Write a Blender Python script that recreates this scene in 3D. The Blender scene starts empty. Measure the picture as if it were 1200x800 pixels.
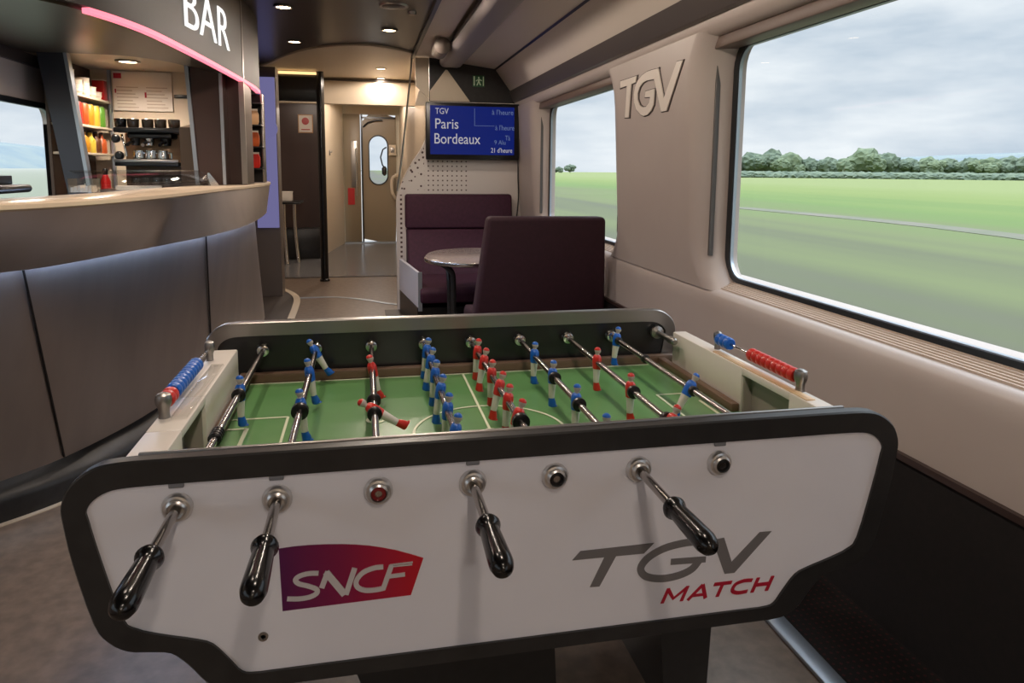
import bpy, bmesh, math, random
from mathutils import Vector, Matrix
from mathutils.geometry import tessellate_polygon
random.seed(7)
PI = math.pi
scene = bpy.context.scene
COL = scene.collection

# ------------------------------------------------------------------ camera
EYE = Vector((0.0, 0.0, 1.25))
FPX, CX, CY = 830.0, 600.0, 310.0
yv = Vector((425 - CX, -(198 - CY), -FPX)).normalized()
xv = Vector((4600 - CX, -(235 - CY), -FPX)); xv = (xv - yv * xv.dot(yv)).normalized()
zv = xv.cross(yv)
ROT = Matrix((xv, yv, zv))                      # camera axes -> world axes
cam_data = bpy.data.cameras.new('camera')
cam_data.sensor_fit = 'HORIZONTAL'; cam_data.sensor_width = 36.0
cam_data.lens = 36.0 * FPX / 1200.0
cam_data.shift_y = (CY - 400.0) / 1200.0
cam_data.clip_start = 0.05; cam_data.clip_end = 6000
cam = bpy.data.objects.new('camera', cam_data); COL.objects.link(cam)
cam.matrix_world = Matrix.Translation(EYE) @ ROT.to_4x4()
scene.camera = cam

def ray(px, py): return ROT @ Vector((px - CX, -(py - CY), -FPX))
def at_y(px, py, y): d = ray(px, py); return EYE + d * (y / d.y)
def at_z(px, py, z): d = ray(px, py); return EYE + d * ((z - EYE.z) / d.z)
def at_x(px, py, x): d = ray(px, py); return EYE + d * (x / d.x)

# ------------------------------------------------------------------ exposure, sky
vs = scene.view_settings
vs.view_transform = 'Standard'; vs.look = 'None'; vs.exposure = 0.38; vs.gamma = 1.0
vs.use_curve_mapping = False
scene.cycles.use_denoising = True
scene.cycles.max_bounces = 10
scene.cycles.transparent_max_bounces = 16
scene.cycles.caustics_reflective = False
scene.cycles.caustics_refractive = False
SPOT_W = 17.0
WARM = (1.0, 0.85, 0.72)
SKY_STRENGTH = 1.12
ZENITH = 7.0

world = bpy.data.worlds.new('overcast_sky'); scene.world = world; world.use_nodes = True
wn = world.node_tree; wn.nodes.clear()
def wnode(t, **k):
    n = wn.nodes.new(t)
    for a, b in k.items(): setattr(n, a, b)
    return n
tc = wnode('ShaderNodeTexCoord'); mp = wnode('ShaderNodeMapping'); mp.inputs['Scale'].default_value = (2.2, 2.2, 9.0)
nz = wnode('ShaderNodeTexNoise'); nz.inputs['Scale'].default_value = 1.6; nz.inputs['Detail'].default_value = 7; nz.inputs['Roughness'].default_value = .55
cr = wnode('ShaderNodeValToRGB')
cr.color_ramp.elements[0].position = .36; cr.color_ramp.elements[0].color = (.40, .47, .55, 1)
cr.color_ramp.elements[1].position = .66; cr.color_ramp.elements[1].color = (.68, .71, .74, 1)
bg = wnode('ShaderNodeBackground'); bg.inputs['Strength'].default_value = SKY_STRENGTH
wo = wnode('ShaderNodeOutputWorld')
L = wn.links.new
L(tc.outputs['Generated'], mp.inputs['Vector']); L(mp.outputs['Vector'], nz.inputs['Vector'])
L(nz.outputs['Fac'], cr.inputs['Fac']); sep = wnode('ShaderNodeSeparateXYZ'); zr = wnode('ShaderNodeMapRange'); zr.interpolation_type = 'SMOOTHSTEP'
zr.inputs['From Min'].default_value = .28; zr.inputs['From Max'].default_value = .95; zr.inputs['To Min'].default_value = SKY_STRENGTH; zr.inputs['To Max'].default_value = SKY_STRENGTH * ZENITH
L(tc.outputs['Generated'], sep.inputs[0]); L(sep.outputs['Z'], zr.inputs['Value']); L(zr.outputs['Result'], bg.inputs['Strength'])
L(cr.outputs['Color'], bg.inputs['Color']); L(bg.outputs['Background'], wo.inputs['Surface'])

# ------------------------------------------------------------------ materials
def lin(c):
    r = []
    for v in c[:3]:
        v = v / 255.0
        r.append(v / 12.92 if v <= .04045 else ((v + .055) / 1.055) ** 2.4)
    return tuple(r) + (1.0,)

def mat(name, c, rough=.5, metal=0.0, c2=None, scale=6.0, stretch=(1, 1, 1), bump=0.0, spec=.5, aniso=0.0, coat=0.0):
    m = bpy.data.materials.new(name); m.use_nodes = True
    nt = m.node_tree; b = nt.nodes['Principled BSDF']
    b.inputs['Base Color'].default_value = lin(c); b.inputs['Roughness'].default_value = rough
    b.inputs['Metallic'].default_value = metal; b.inputs['Specular IOR Level'].default_value = spec
    if coat: b.inputs['Coat Weight'].default_value = coat
    if aniso: b.inputs['Anisotropic'].default_value = aniso
    if c2 or bump:
        t = nt.nodes.new('ShaderNodeTexCoord'); p = nt.nodes.new('ShaderNodeMapping'); p.inputs['Scale'].default_value = stretch
        n = nt.nodes.new('ShaderNodeTexNoise'); n.inputs['Scale'].default_value = scale; n.inputs['Detail'].default_value = 6
        nt.links.new(t.outputs['Object'], p.inputs['Vector']); nt.links.new(p.outputs['Vector'], n.inputs['Vector'])
        if c2:
            r = nt.nodes.new('ShaderNodeValToRGB')
            r.color_ramp.elements[0].position = .35; r.color_ramp.elements[0].color = lin(c)
            r.color_ramp.elements[1].position = .65; r.color_ramp.elements[1].color = lin(c2)
            nt.links.new(n.outputs['Fac'], r.inputs['Fac']); nt.links.new(r.outputs['Color'], b.inputs['Base Color'])
        if bump:
            u = nt.nodes.new('ShaderNodeBump'); u.inputs['Strength'].default_value = bump; u.inputs['Distance'].default_value = .01
            nt.links.new(n.outputs['Fac'], u.inputs['Height']); nt.links.new(u.outputs['Normal'], b.inputs['Normal'])
    return m

def glow(name, c, s):
    m = bpy.data.materials.new(name); m.use_nodes = True; nt = m.node_tree
    b = nt.nodes['Principled BSDF']; b.inputs['Base Color'].default_value = lin([v * .1 for v in c]); b.inputs['Specular IOR Level'].default_value = .25
    b.inputs['Emission Color'].default_value = lin(c); b.inputs['Emission Strength'].default_value = s
    return m

def glass(name, tint=(1, 1, 1), gloss=.08, rough=0.0):
    m = bpy.data.materials.new(name); m.use_nodes = True; nt = m.node_tree
    for n in list(nt.nodes):
        if n.type != 'OUTPUT_MATERIAL': nt.nodes.remove(n)
    o = [n for n in nt.nodes if n.type == 'OUTPUT_MATERIAL'][0]
    t = nt.nodes.new('ShaderNodeBsdfTransparent'); t.inputs['Color'].default_value = tuple(tint) + (1,)
    g = nt.nodes.new('ShaderNodeBsdfGlossy'); g.inputs['Roughness'].default_value = rough
    fr = nt.nodes.new('ShaderNodeLayerWeight'); fr.inputs['Blend'].default_value = .25
    mu = nt.nodes.new('ShaderNodeMath'); mu.operation = 'MULTIPLY_ADD'; mu.inputs[1].default_value = gloss * 2.5; mu.inputs[2].default_value = gloss * .3
    x = nt.nodes.new('ShaderNodeMixShader')
    nt.links.new(fr.outputs['Fresnel'], mu.inputs[0]); nt.links.new(mu.outputs[0], x.inputs['Fac'])
    nt.links.new(t.outputs[0], x.inputs[1]); nt.links.new(g.outputs[0], x.inputs[2]); nt.links.new(x.outputs[0], o.inputs['Surface'])
    return m

M = {}
M['wall'] = mat('warm_grey_wall_plastic', (190, 177, 170), .40, c2=(196, 184, 177), scale=2)
M['ceil_light'] = mat('pale_ceiling_panel', (222, 210, 198), .35)
M['cream'] = mat('cream_laminate', (205, 190, 168), .45)
M['dark_ceiling'] = mat('dark_brown_ceiling_laminate', (52, 46, 43), .28, c2=(60, 53, 49), scale=3, stretch=(1, .2, 1))
M['dark_strip'] = mat('dark_taupe_strip', (72, 64, 60), .35)
M['dado'] = mat('black_brown_fabric_dado', (17, 12, 12), .9, c2=(23, 16, 16), scale=60)
M['floor'] = mat('beige_grey_vinyl_floor', (104, 89, 76), .36, c2=(124, 107, 92), scale=22, bump=.03)
M['floor_grey'] = mat('blue_grey_vinyl_floor', (112, 112, 114), .22)
M['carpet'] = mat('dark_carpet', (24, 18, 18), .95)
M['mat_dark'] = mat('dark_brown_mat', (62, 54, 48), .5)
M['steel'] = mat('brushed_steel', (182, 176, 174), .34, .9, c2=(190, 184, 182), scale=2, stretch=(3, 3, 3))
M['steel_dark'] = mat('dark_brushed_steel', (152, 147, 146), .36, .88, c2=(162, 156, 154), scale=2, stretch=(4, 4, .3))
M['counter_top'] = mat('pale_polished_counter_top', (226, 206, 180), .2)
M['chrome'] = mat('chrome', (205, 203, 200), .12, 1.0)
M['rod'] = mat('polished_rod_steel', (172, 166, 162), .2, 1.0)
M['bearing'] = mat('bright_bearing_steel', (214, 212, 210), .28, .9)
M['satin'] = mat('satin_grey_metal', (158, 154, 150), .34, 1.0)
M['black_satin'] = mat('satin_black_frame', (36, 35, 35), .38, c2=(42, 41, 41), scale=30)
M['black'] = mat('black_plastic', (16, 15, 16), .3)
M['black_gloss'] = mat('glossy_black_plastic', (10, 9, 10), .2)
M['dark_wood'] = mat('dark_brown_laminate', (58, 42, 38), .35, c2=(66, 48, 43), scale=3, stretch=(1, 1, .2))
M['white_panel'] = mat('white_lacquered_panel', (230, 230, 238), .36, c2=(235, 235, 242), scale=5)
M['white'] = mat('white_lacquer', (226, 218, 208), .38)
M['white_plain'] = mat('white_paper', (230, 222, 212), .7)
M['wood'] = mat('pale_wood_inlay', (206, 170, 128), .4, c2=(226, 198, 160), scale=6, stretch=(20, 1.2, 1))
M['brown_strip'] = mat('brown_wood_strip', (112, 88, 72), .35)
M['pitch'] = mat('green_pitch', (92, 140, 84), .3, c2=(100, 148, 90), scale=5)
M['line'] = mat('white_pitch_line', (222, 226, 196), .4)
M['inner'] = mat('dark_inner_panel', (38, 37, 37), .2)
M['blue'] = mat('blue_paint', (22, 96, 190), .3)
M['red'] = mat('red_paint', (204, 44, 34), .3)
M['fig_white'] = mat('figure_white_paint', (222, 216, 206), .35)
M['skin'] = mat('figure_grey_head', (190, 180, 168), .35)
M['plum'] = mat('plum_upholstery', (58, 21, 41), .75, c2=(66, 26, 48), scale=40, bump=.05)
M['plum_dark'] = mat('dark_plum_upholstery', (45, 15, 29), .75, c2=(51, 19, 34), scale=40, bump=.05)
M['table_top'] = mat('grey_speckled_table_top', (150, 135, 128), .2, c2=(164, 149, 142), scale=60)
M['grey_text'] = mat('grey_logo_print', (116, 113, 114), .45)
M['red_text'] = mat('red_logo_print', (176, 22, 50), .45)
M['logo_white'] = mat('logo_white_print', (205, 200, 200), .45)
M['grille'] = mat('beige_grille', (206, 188, 172), .45)
M['seal'] = mat('black_rubber_seal', (20, 24, 28), .4)
M['alu'] = mat('aluminium_trim', (170, 178, 188), .35, .8)
M['blind'] = mat('brown_blind_housing', (110, 90, 80), .45)
M['glass'] = glass('window_glass', (.95, .96, .96), .006)
M['clear'] = glass('clear_plastic', (.95, .95, .94), .16, .03)
M['screen_glass'] = glass('smoked_glass', (.86, .83, .80), .12)
M['bulb'] = glow('warm_lamp', (255, 214, 165), 14)
M['led_pink'] = glow('pink_red_led', (255, 118, 136), 1.5)
M['led_white'] = glow('cool_white_led', (190, 215, 255), 24)
M['sign_white'] = glow('white_sign_letters', (250, 248, 245), .95)
M['screen'] = glow('blue_screen', (4, 34, 130), .42)
M['screen_text'] = glow('screen_text', (225, 220, 225), .42)
M['screen_dim'] = glow('screen_dim_text', (130, 150, 200), .34)
M['lilac'] = glow('lilac_backlit_panel', (150, 146, 206), .36)
M['strip_lamp'] = glow('warm_strip_lamp', (255, 226, 190), 26)
M['exit_green'] = mat('exit_green', (38, 84, 52), .5)
M['exit_pale'] = mat('exit_pale', (200, 222, 190), .5)
M['olive'] = mat('olive_door_laminate', (138, 122, 98), .4)
M['fence'] = mat('tan', (190, 150, 110), .5)
M['leaf'] = mat('hazed_tree_green', (78, 92, 78), .9, c2=(96, 108, 88), scale=.35)  # distance haze mixed into both tree colours
M['leaf2'] = mat('hazed_tree_olive', (86, 100, 78), .9, c2=(104, 116, 88), scale=.35)
M['bark'] = mat('bark', (70, 58, 46), .9)
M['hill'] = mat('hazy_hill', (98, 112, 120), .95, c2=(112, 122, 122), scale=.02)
M['track'] = mat('pale_farm_track', (98, 94, 82), .9, c2=(86, 90, 72), scale=.4)
M['amber'] = mat('amber_can', (190, 132, 34), .35)
M['orange'] = mat('orange_can', (176, 80, 34), .35)
M['yellow'] = mat('yellow_can', (196, 172, 60), .35)
M['green_can'] = mat('green_can', (96, 150, 50), .35)
M['brown_can'] = mat('brown_bottle', (92, 56, 34), .25)
M['cup_white'] = mat('white_paper_cup', (232, 222, 206), .5)
M['cup_glass'] = mat('dark_glass_cup', (70, 58, 46), .1, coat=.5)
M['ext_red'] = mat('extinguisher_red', (176, 26, 24), .3)

# carpet with small red dots
def dotted(m, base, dot, pitch, rad):
    nt = m.node_tree; b = nt.nodes['Principled BSDF']
    t = nt.nodes.new('ShaderNodeTexCoord'); v = nt.nodes.new('ShaderNodeTexVoronoi'); v.inputs['Scale'].default_value = 1 / pitch
    v.inputs['Randomness'].default_value = 0.15
    lt = nt.nodes.new('ShaderNodeMath'); lt.operation = 'LESS_THAN'; lt.inputs[1].default_value = rad
    x = nt.nodes.new('ShaderNodeMix'); x.data_type = 'RGBA'; x.inputs['A'].default_value = lin(base); x.inputs['B'].default_value = lin(dot)
    nt.links.new(t.outputs['Object'], v.inputs['Vector']); nt.links.new(v.outputs['Distance'], lt.inputs[0])
    nt.links.new(lt.outputs[0], x.inputs['Factor']); nt.links.new(x.outputs['Result'], b.inputs['Base Color'])
dotted(M['carpet'], (15, 10, 10), (60, 18, 20), .02, .22)

# perforated white partition
def perforated():
    m = mat('perforated_white_panel', (222, 214, 208), .45)
    nt = m.node_tree; b = nt.nodes['Principled BSDF']; K = nt.nodes.new; N = nt.links.new
    t = K('ShaderNodeTexCoord'); s = K('ShaderNodeSeparateXYZ'); N(t.outputs['Object'], s.inputs[0])
    def mth(op, a, bb, c=None):
        n = K('ShaderNodeMath'); n.operation = op
        for i, q in enumerate((a, bb, c)):
            if q is None: continue
            if isinstance(q, (int, float)): n.inputs[i].default_value = q
            else: N(q, n.inputs[i])
        return n.outputs[0]
    X, Z = s.outputs['X'], s.outputs['Z']
    p = .042
    fx = mth('SUBTRACT', mth('FRACT', mth('DIVIDE', X, p), 0), .5); fz = mth('SUBTRACT', mth('FRACT', mth('DIVIDE', Z, p), 0), .5)
    d = mth('SQRT', mth('ADD', mth('MULTIPLY', fx, fx), mth('MULTIPLY', fz, fz)), 0)
    grid = mth('MULTIPLY', mth('MULTIPLY', mth('LESS_THAN', d, .16), mth('GREATER_THAN', X, .53)), mth('LESS_THAN', X, .93))
    grid = mth('MULTIPLY', grid, mth('GREATER_THAN', Z, 1.0))
    v = K('ShaderNodeTexVoronoi'); v.inputs['Scale'].default_value = 24; N(t.outputs['Object'], v.inputs['Vector'])
    rnd = mth('MULTIPLY', mth('MULTIPLY', mth('LESS_THAN', v.outputs['Distance'], .25), mth('LESS_THAN', X, .53)), mth('GREATER_THAN', Z, 1.07))
    col = mth('MULTIPLY', mth('LESS_THAN', mth('ABSOLUTE', mth('SUBTRACT', X, .325), 0), .009), mth('LESS_THAN', mth('ABSOLUTE', fz, 0), .22))
    col = mth('MULTIPLY', col, mth('LESS_THAN', Z, 1.03)); col = mth('MULTIPLY', col, mth('GREATER_THAN', Z, .45))
    allm = mth('MAXIMUM', mth('MAXIMUM', grid, rnd), col)
    x = K('ShaderNodeMix'); x.data_type = 'RGBA'; x.inputs['A'].default_value = lin((222, 214, 208)); x.inputs['B'].default_value = lin((84, 60, 56))
    N(allm, x.inputs['Factor']); N(x.outputs['Result'], b.inputs['Base Color'])
    return m
M['perf'] = perforated()

# SNCF plaque gradient and field gradient (printed / grown colours)
def ramped(name, axis, lo, hi, stops, rough=.4, noise=None):
    m = mat(name, (128, 128, 128), rough); nt = m.node_tree; b = nt.nodes['Principled BSDF']
    t = nt.nodes.new('ShaderNodeTexCoord'); s = nt.nodes.new('ShaderNodeSeparateXYZ'); nt.links.new(t.outputs['Object'], s.inputs[0])
    mr = nt.nodes.new('ShaderNodeMapRange'); mr.inputs['From Min'].default_value = lo; mr.inputs['From Max'].default_value = hi
    nt.links.new(s.outputs[axis], mr.inputs['Value'])
    r = nt.nodes.new('ShaderNodeValToRGB'); e = r.color_ramp.elements
    while len(e) < len(stops): e.new(.5)
    for i, (p, c) in enumerate(stops): e[i].position = p; e[i].color = lin(c)
    src = mr.outputs['Result']
    if noise:
        mp_ = nt.nodes.new('ShaderNodeMapping'); mp_.inputs['Scale'].default_value = noise[0]
        n = nt.nodes.new('ShaderNodeTexNoise'); n.inputs['Scale'].default_value = 1; n.inputs['Detail'].default_value = 8
        nt.links.new(t.outputs['Object'], mp_.inputs['Vector']); nt.links.new(mp_.outputs['Vector'], n.inputs['Vector'])
        a = nt.nodes.new('ShaderNodeMath'); a.operation = 'MULTIPLY_ADD'; a.inputs[1].default_value = noise[1]
        nt.links.new(n.outputs['Fac'], a.inputs[0]); nt.links.new(src, a.inputs[2])
        q = nt.nodes.new('ShaderNodeMath'); q.operation = 'SUBTRACT'; q.inputs[1].default_value = noise[1] * .5
        nt.links.new(a.outputs[0], q.inputs[0]); src = q.outputs[0]
    nt.links.new(src, r.inputs['Fac']); nt.links.new(r.outputs['Color'], b.inputs['Base Color'])
    return m
M['plaque'] = ramped('plum_to_red_print', 'X', -.14, .07, [(0, (84, 16, 78)), (.45, (132, 14, 70)), (1, (190, 18, 40))])
M['field'] = ramped('striped_meadow', 'X', 2, 120, [(0, (70, 68, 58)), (.10, (70, 74, 50)), (.2, (82, 90, 52)), (.36, (76, 98, 40)), (.6, (94, 108, 48)), (1, (104, 114, 64))],
                    .95, ((.22, .012, 1), .46))

# ------------------------------------------------------------------ mesh builder
class MB:
    def __init__(self): self.bm = bmesh.new(); self.mi = 0
    def _faces(self, fs):
        for f in fs: f.material_index = self.mi
    def box(self, x0, x1, y0, y1, z0, z1, bev=0.0, seg=2):
        r = bmesh.ops.create_cube(self.bm, size=1.0)
        vs_ = r['verts']
        for v in vs_:
            v.co = Vector(((x0 + x1) / 2 + v.co.x * (x1 - x0), (y0 + y1) / 2 + v.co.y * (y1 - y0), (z0 + z1) / 2 + v.co.z * (z1 - z0)))
        fs = set(f for v in vs_ for f in v.link_faces); self._faces(fs)
        if bev:
            es = list(set(e for v in vs_ for e in v.link_edges))
            r = bmesh.ops.bevel(self.bm, geom=es, offset=bev, segments=seg, profile=.5, affect='EDGES'); self._faces(r['faces'])
        return self
    def loft(self, rings, closed=True, caps=True, mis=None):
        R = [[self.bm.verts.new(p) for p in r] for r in rings]
        n = len(R[0])
        for k in range(len(R) - 1):
            if mis: self.mi = mis[k]
            for i in range(n if closed else n - 1):
                j = (i + 1) % n
                try: self._faces([self.bm.faces.new((R[k][i], R[k][j], R[k + 1][j], R[k + 1][i]))])
                except ValueError: pass
        if caps and closed:
            for q in (R[0][::-1], R[-1]):
                try: self._faces([self.bm.faces.new(q)])
                except ValueError: pass
        return self
    def prism(self, pts, vec):
        vec = Vector(vec)
        a = [self.bm.verts.new(Vector(p)) for p in pts]; b = [self.bm.verts.new(Vector(p) + vec) for p in pts]
        n = len(a); fs = []
        if n > 4:
            for t in tessellate_polygon([[v.co for v in a]]):
                for L_ in (a, b):
                    try: fs.append(self.bm.faces.new([L_[i] for i in t]))
                    except ValueError: pass
        else: fs = [self.bm.faces.new(a), self.bm.faces.new(b[::-1])]
        for i in range(n): fs.append(self.bm.faces.new((a[i], b[i], b[(i + 1) % n], a[(i + 1) % n])))
        self._faces(fs)
        return self
    def cyl(self, p0, p1, r0, r1=None, n=16): 
        return self.lathe([(r0, 0.0), (r0 if r1 is None else r1, (Vector(p1) - Vector(p0)).length)], p0, Vector(p1) - Vector(p0), n)
    def lathe(self, prof, base, axis, n=20, caps=True):
        axis = Vector(axis).normalized(); base = Vector(base)
        u = axis.orthogonal().normalized(); w = axis.cross(u)
        rings = []
        for (r, h) in prof:
            r = max(r, 1e-5)
            rings.append([base + axis * h + (u * math.cos(2 * PI * i / n) + w * math.sin(2 * PI * i / n)) * r for i in range(n)])
        return self.loft(rings, True, caps)
    def tube(self, pts, r, n=10):
        pts = [Vector(p) for p in pts]; rings = []; prev = None
        for i, p in enumerate(pts):
            t = (pts[min(i + 1, len(pts) - 1)] - pts[max(i - 1, 0)]).normalized()
            u = t.orthogonal().normalized() if prev is None else (prev - t * prev.dot(t)).normalized()
            prev = u; w = t.cross(u)
            rings.append([p + (u * math.cos(2 * PI * k / n) + w * math.sin(2 * PI * k / n)) * r for k in range(n)])
        return self.loft(rings)
    def sphere(self, c, r, s=(1, 1, 1), n=14):
        res = bmesh.ops.create_uvsphere(self.bm, u_segments=n, v_segments=max(6, n // 2 + 1), radius=r)
        for v in res['verts']: v.co = Vector((v.co.x * s[0], v.co.y * s[1], v.co.z * s[2])) + Vector(c)
        self._faces(set(f for v in res['verts'] for f in v.link_faces)); return self
    def stroke(self, pts, w, frame, depth, close=False):
        """flat ribbon along 2-D points; frame maps (u,v) to 3-D, depth is the 3-D thickness vector; w may be per point"""
        n = len(pts); Lp, Rp = [], []
        for i in range(n):
            a = Vector(pts[max(i - 1, 0)]); b = Vector(pts[min(i + 1, n - 1)])
            d = (b - a); d = d.normalized() if d.length > 0 else Vector((1, 0)); nn = Vector((-d.y, d.x))
            ww = w[i] if isinstance(w, (list, tuple)) else w
            Lp.append(Vector(pts[i]) + nn * ww / 2); Rp.append(Vector(pts[i]) - nn * ww / 2)
        dv = Vector(depth)
        rings = []
        for l, r in zip(Lp, Rp):
            A, B = Vector(frame(*l)), Vector(frame(*r)); rings.append([A, B, B + dv, A + dv])
        return self.loft(rings)

W = {}
def obj(name, mb, mats, parent=None, at=(0, 0, 0), rot=None, smooth=40, kind=None):
    me = bpy.data.meshes.new(name)
    bm = mb.bm
    bmesh.ops.recalc_face_normals(bm, faces=bm.faces)
    at = Vector(at)
    if at.length and rot is None:
        for v in bm.verts: v.co -= at
    bm.to_mesh(me); bm.free()
    for m in (mats if isinstance(mats, (list, tuple)) else [mats]): me.materials.append(m if not isinstance(m, str) else M[m])
    if smooth:
        for p in me.polygons: p.use_smooth = True
        me.set_sharp_from_angle(angle=math.radians(smooth))
    o = bpy.data.objects.new(name, me); COL.objects.link(o)
    return place(o, parent, at, rot, kind)
def place(o, parent, at, rot=None, kind=None):
    at = Vector(at); W[o] = at
    if parent is not None: o.parent = parent; o.location = at - W[parent]
    else: o.location = at
    if rot: o.rotation_euler = rot
    if kind: o['kind'] = kind
    return o
def thing(name, label, cat, loc=(0, 0, 0), group=None):
    o = bpy.data.objects.new(name, None); o.empty_display_size = .1; COL.objects.link(o)
    place(o, None, loc); return tag(o, label, cat, group)
def tag(o, label, cat, group=None, kind=None):
    o['label'] = label; o['category'] = cat
    if group: o['group'] = group
    if kind: o['kind'] = kind
    return o
def struct(name, mb, mats, **k): return obj(name, mb, mats, kind='structure', **k)
def clone(o, parent, at, rot=None, name=None):
    c = o.copy(); COL.objects.link(c); c.parent = None
    return place(c, parent, at, rot)
def copy_thing(src, loc, label=None, group=None):
    c = src.copy(); COL.objects.link(c); d = Vector(loc) - W[src]; c.location = loc; W[c] = Vector(loc)
    if label: c['label'] = label
    if group: c['group'] = group
    for ch in list(src.children):
        k = ch.copy(); COL.objects.link(k); k.parent = c; W[k] = W.get(ch, Vector()) + d
        for g in ch.children:
            q = g.copy(); COL.objects.link(q); q.parent = k; W[q] = W.get(g, Vector()) + d
    return c
def spline(P, k=6):
    P = [Vector(p) for p in P]; out = []
    for i in range(len(P) - 1):
        p0, p1, p2, p3 = P[max(i - 1, 0)], P[i], P[i + 1], P[min(i + 2, len(P) - 1)]
        for j in range(k):
            t = j / k
            out.append(.5 * ((2 * p1) + (p2 - p0) * t + (2 * p0 - 5 * p1 + 4 * p2 - p3) * t * t + (3 * p1 - p0 - 3 * p2 + p3) * t ** 3))
    out.append(P[-1]); return out
def text_mesh(body, size=1.0, shear=0.0, offset=0.0, ext=.0, spacing=1.0):
    cu = bpy.data.curves.new('lettering', 'FONT'); cu.body = body; cu.size = size; cu.shear = shear; cu.offset = offset
    cu.extrude = ext; cu.resolution_u = 6; cu.space_character = spacing
    o = bpy.data.objects.new('lettering', cu); COL.objects.link(o)
    me = bpy.data.meshes.new_from_object(o.evaluated_get(bpy.context.evaluated_depsgraph_get()))
    bpy.data.objects.remove(o); bpy.data.curves.remove(cu)
    return me
def text_into(mb, body, fr, height=None, width=None, shear=0.0, offset=0.0, depth=.002, cap='x', spacing=1.0):
    """lettering laid into mb through fr(u, v, w); scaled so that its box is width x height"""
    me = text_mesh(body, 1.0, shear, offset, .5, spacing)
    xs = [v.co.x for v in me.vertices]; ys = [v.co.y for v in me.vertices]
    x0, x1, y0, y1 = min(xs), max(xs), min(ys), max(ys)
    sy = height / (y1 - y0) if height else None; sx = width / (x1 - x0) if width else sy
    if sy is None: sy = sx
    vsn = [mb.bm.verts.new(Vector(fr((v.co.x - x0) * sx, (v.co.y - y0) * sy, (v.co.z + .5) * depth))) for v in me.vertices]
    for p in me.polygons:
        try: f = mb.bm.faces.new([vsn[i] for i in p.vertices]); f.material_index = mb.mi
        except ValueError: pass
    bpy.data.meshes.remove(me)
    return mb

# ================================================================== THE SETTING
YB, YE = -3.0, 12.3
struct('floor', MB().box(-1.85, 1.14, YB, 8.4, -.08, 0), 'floor')
struct('floor_corridor', MB().box(-1.85, 1.6, 8.4, 12.6, -.08, 0.0), 'floor_grey')
struct('floor_carpet', MB().box(1.14, 1.6, YB, 8.4, -.08, 0.0), 'carpet')
struct('floor_seating', MB().box(.17, 1.14, 3.2, 6.32, .0, .006), 'mat_dark')
struct('trim_1', MB().box(1.085, 1.14, YB, 6.3, 0, .012, .003), 'alu')
struct('trim_2', MB().box(-1.3, .62, 8.37, 8.43, 0, .006), 'mat_dark')
# light strip's reflection built as a curved strip; dark bordered mat at bar end
refl = spline([tuple(at_z(x, y, 0))[:2] for x, y in ((342, 349.5), (365, 348.6), (395, 348.2), (425, 351), (450, 355), (466, 357))], 5)
struct('floor_reflection', MB().stroke([tuple(p) for p in refl], .05, lambda u, v: (u, v, 0.0), (0, 0, .004)), 'alu')
mp_pts = spline([tuple(at_z(x, y, 0))[:2] for x, y in ((322, 337), (334, 340), (344, 345), (348, 351), (346, 361), (341, 374))], 4)
mb = MB().prism([(p.x, p.y, 0) for p in mp_pts] + [(-1.2, 6.0, 0), (-1.2, 7.6, 0)], (0, 0, .004))
struct('floor_mat', mb, 'mat_dark')
struct('trim_4', MB().stroke([tuple(p) for p in mp_pts], .06, lambda u, v: (u, v, 0.003), (0, 0, .003)), 'cream')

# roof slab with cream ceiling, dark dropped ceiling with curved end
struct('ceiling', MB().box(-1.95, 1.7, YB, 12.6, 2.29, 2.4), 'cream')
arc = spline([(-1.75, 7.6), (-1.2, 7.45), (-.9, 7.2), (-.6, 6.5), (-.33, 6.05), (.01, 5.85), (.25, 5.95), (.43, 6.15)], 6)
struct('ceiling_dark', MB().prism([(p.x, p.y, 2.22) for p in arc] + [(.43, YB, 2.22), (-1.75, YB, 2.22)], (0, 0, .05)), 'dark_ceiling')
struct('trim_5', MB().stroke([tuple(p) for p in arc], .03, lambda u, v: (u, v, 2.205), (0, 0, .07)), 'cream')
struct('trim_6', MB().box(.425, .45, YB, 6.3, 2.19, 2.26), 'black')
# ceiling over the window side: profile in x,z run along the coach
def run(prof, y0, y1, mb=None):
    mb = mb or MB(); mb.prism([(x, y0, z) for x, z in prof], (0, y1 - y0, 0)); return mb
struct('ceiling_window_side', run([(.45, 2.215), (.635, 2.205), (.635, 2.25), (.80, 2.25), (.80, 2.178), (1.16, 2.133), (1.30, 1.945), (1.5, 1.945), (1.6, 2.29), (.45, 2.29)], YB, 6.32), 'ceil_light')
struct('trim_7', run([(1.155, 2.136), (1.165, 2.129), (1.163, 2.122), (1.150, 2.131)], YB, 6.3), 'black')
struct('trim_8', run([(.93, 2.170), (.94, 2.1685), (.94, 2.163), (.93, 2.1645)], YB, 6.3), 'dark_strip')
struct('trim_9', run([(1.34, 1.85), (1.322, 1.855), (1.288, 1.945), (1.30, 1.952), (1.42, 1.952), (1.42, 1.85)], YB, 6.34), 'dark_strip')

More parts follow.
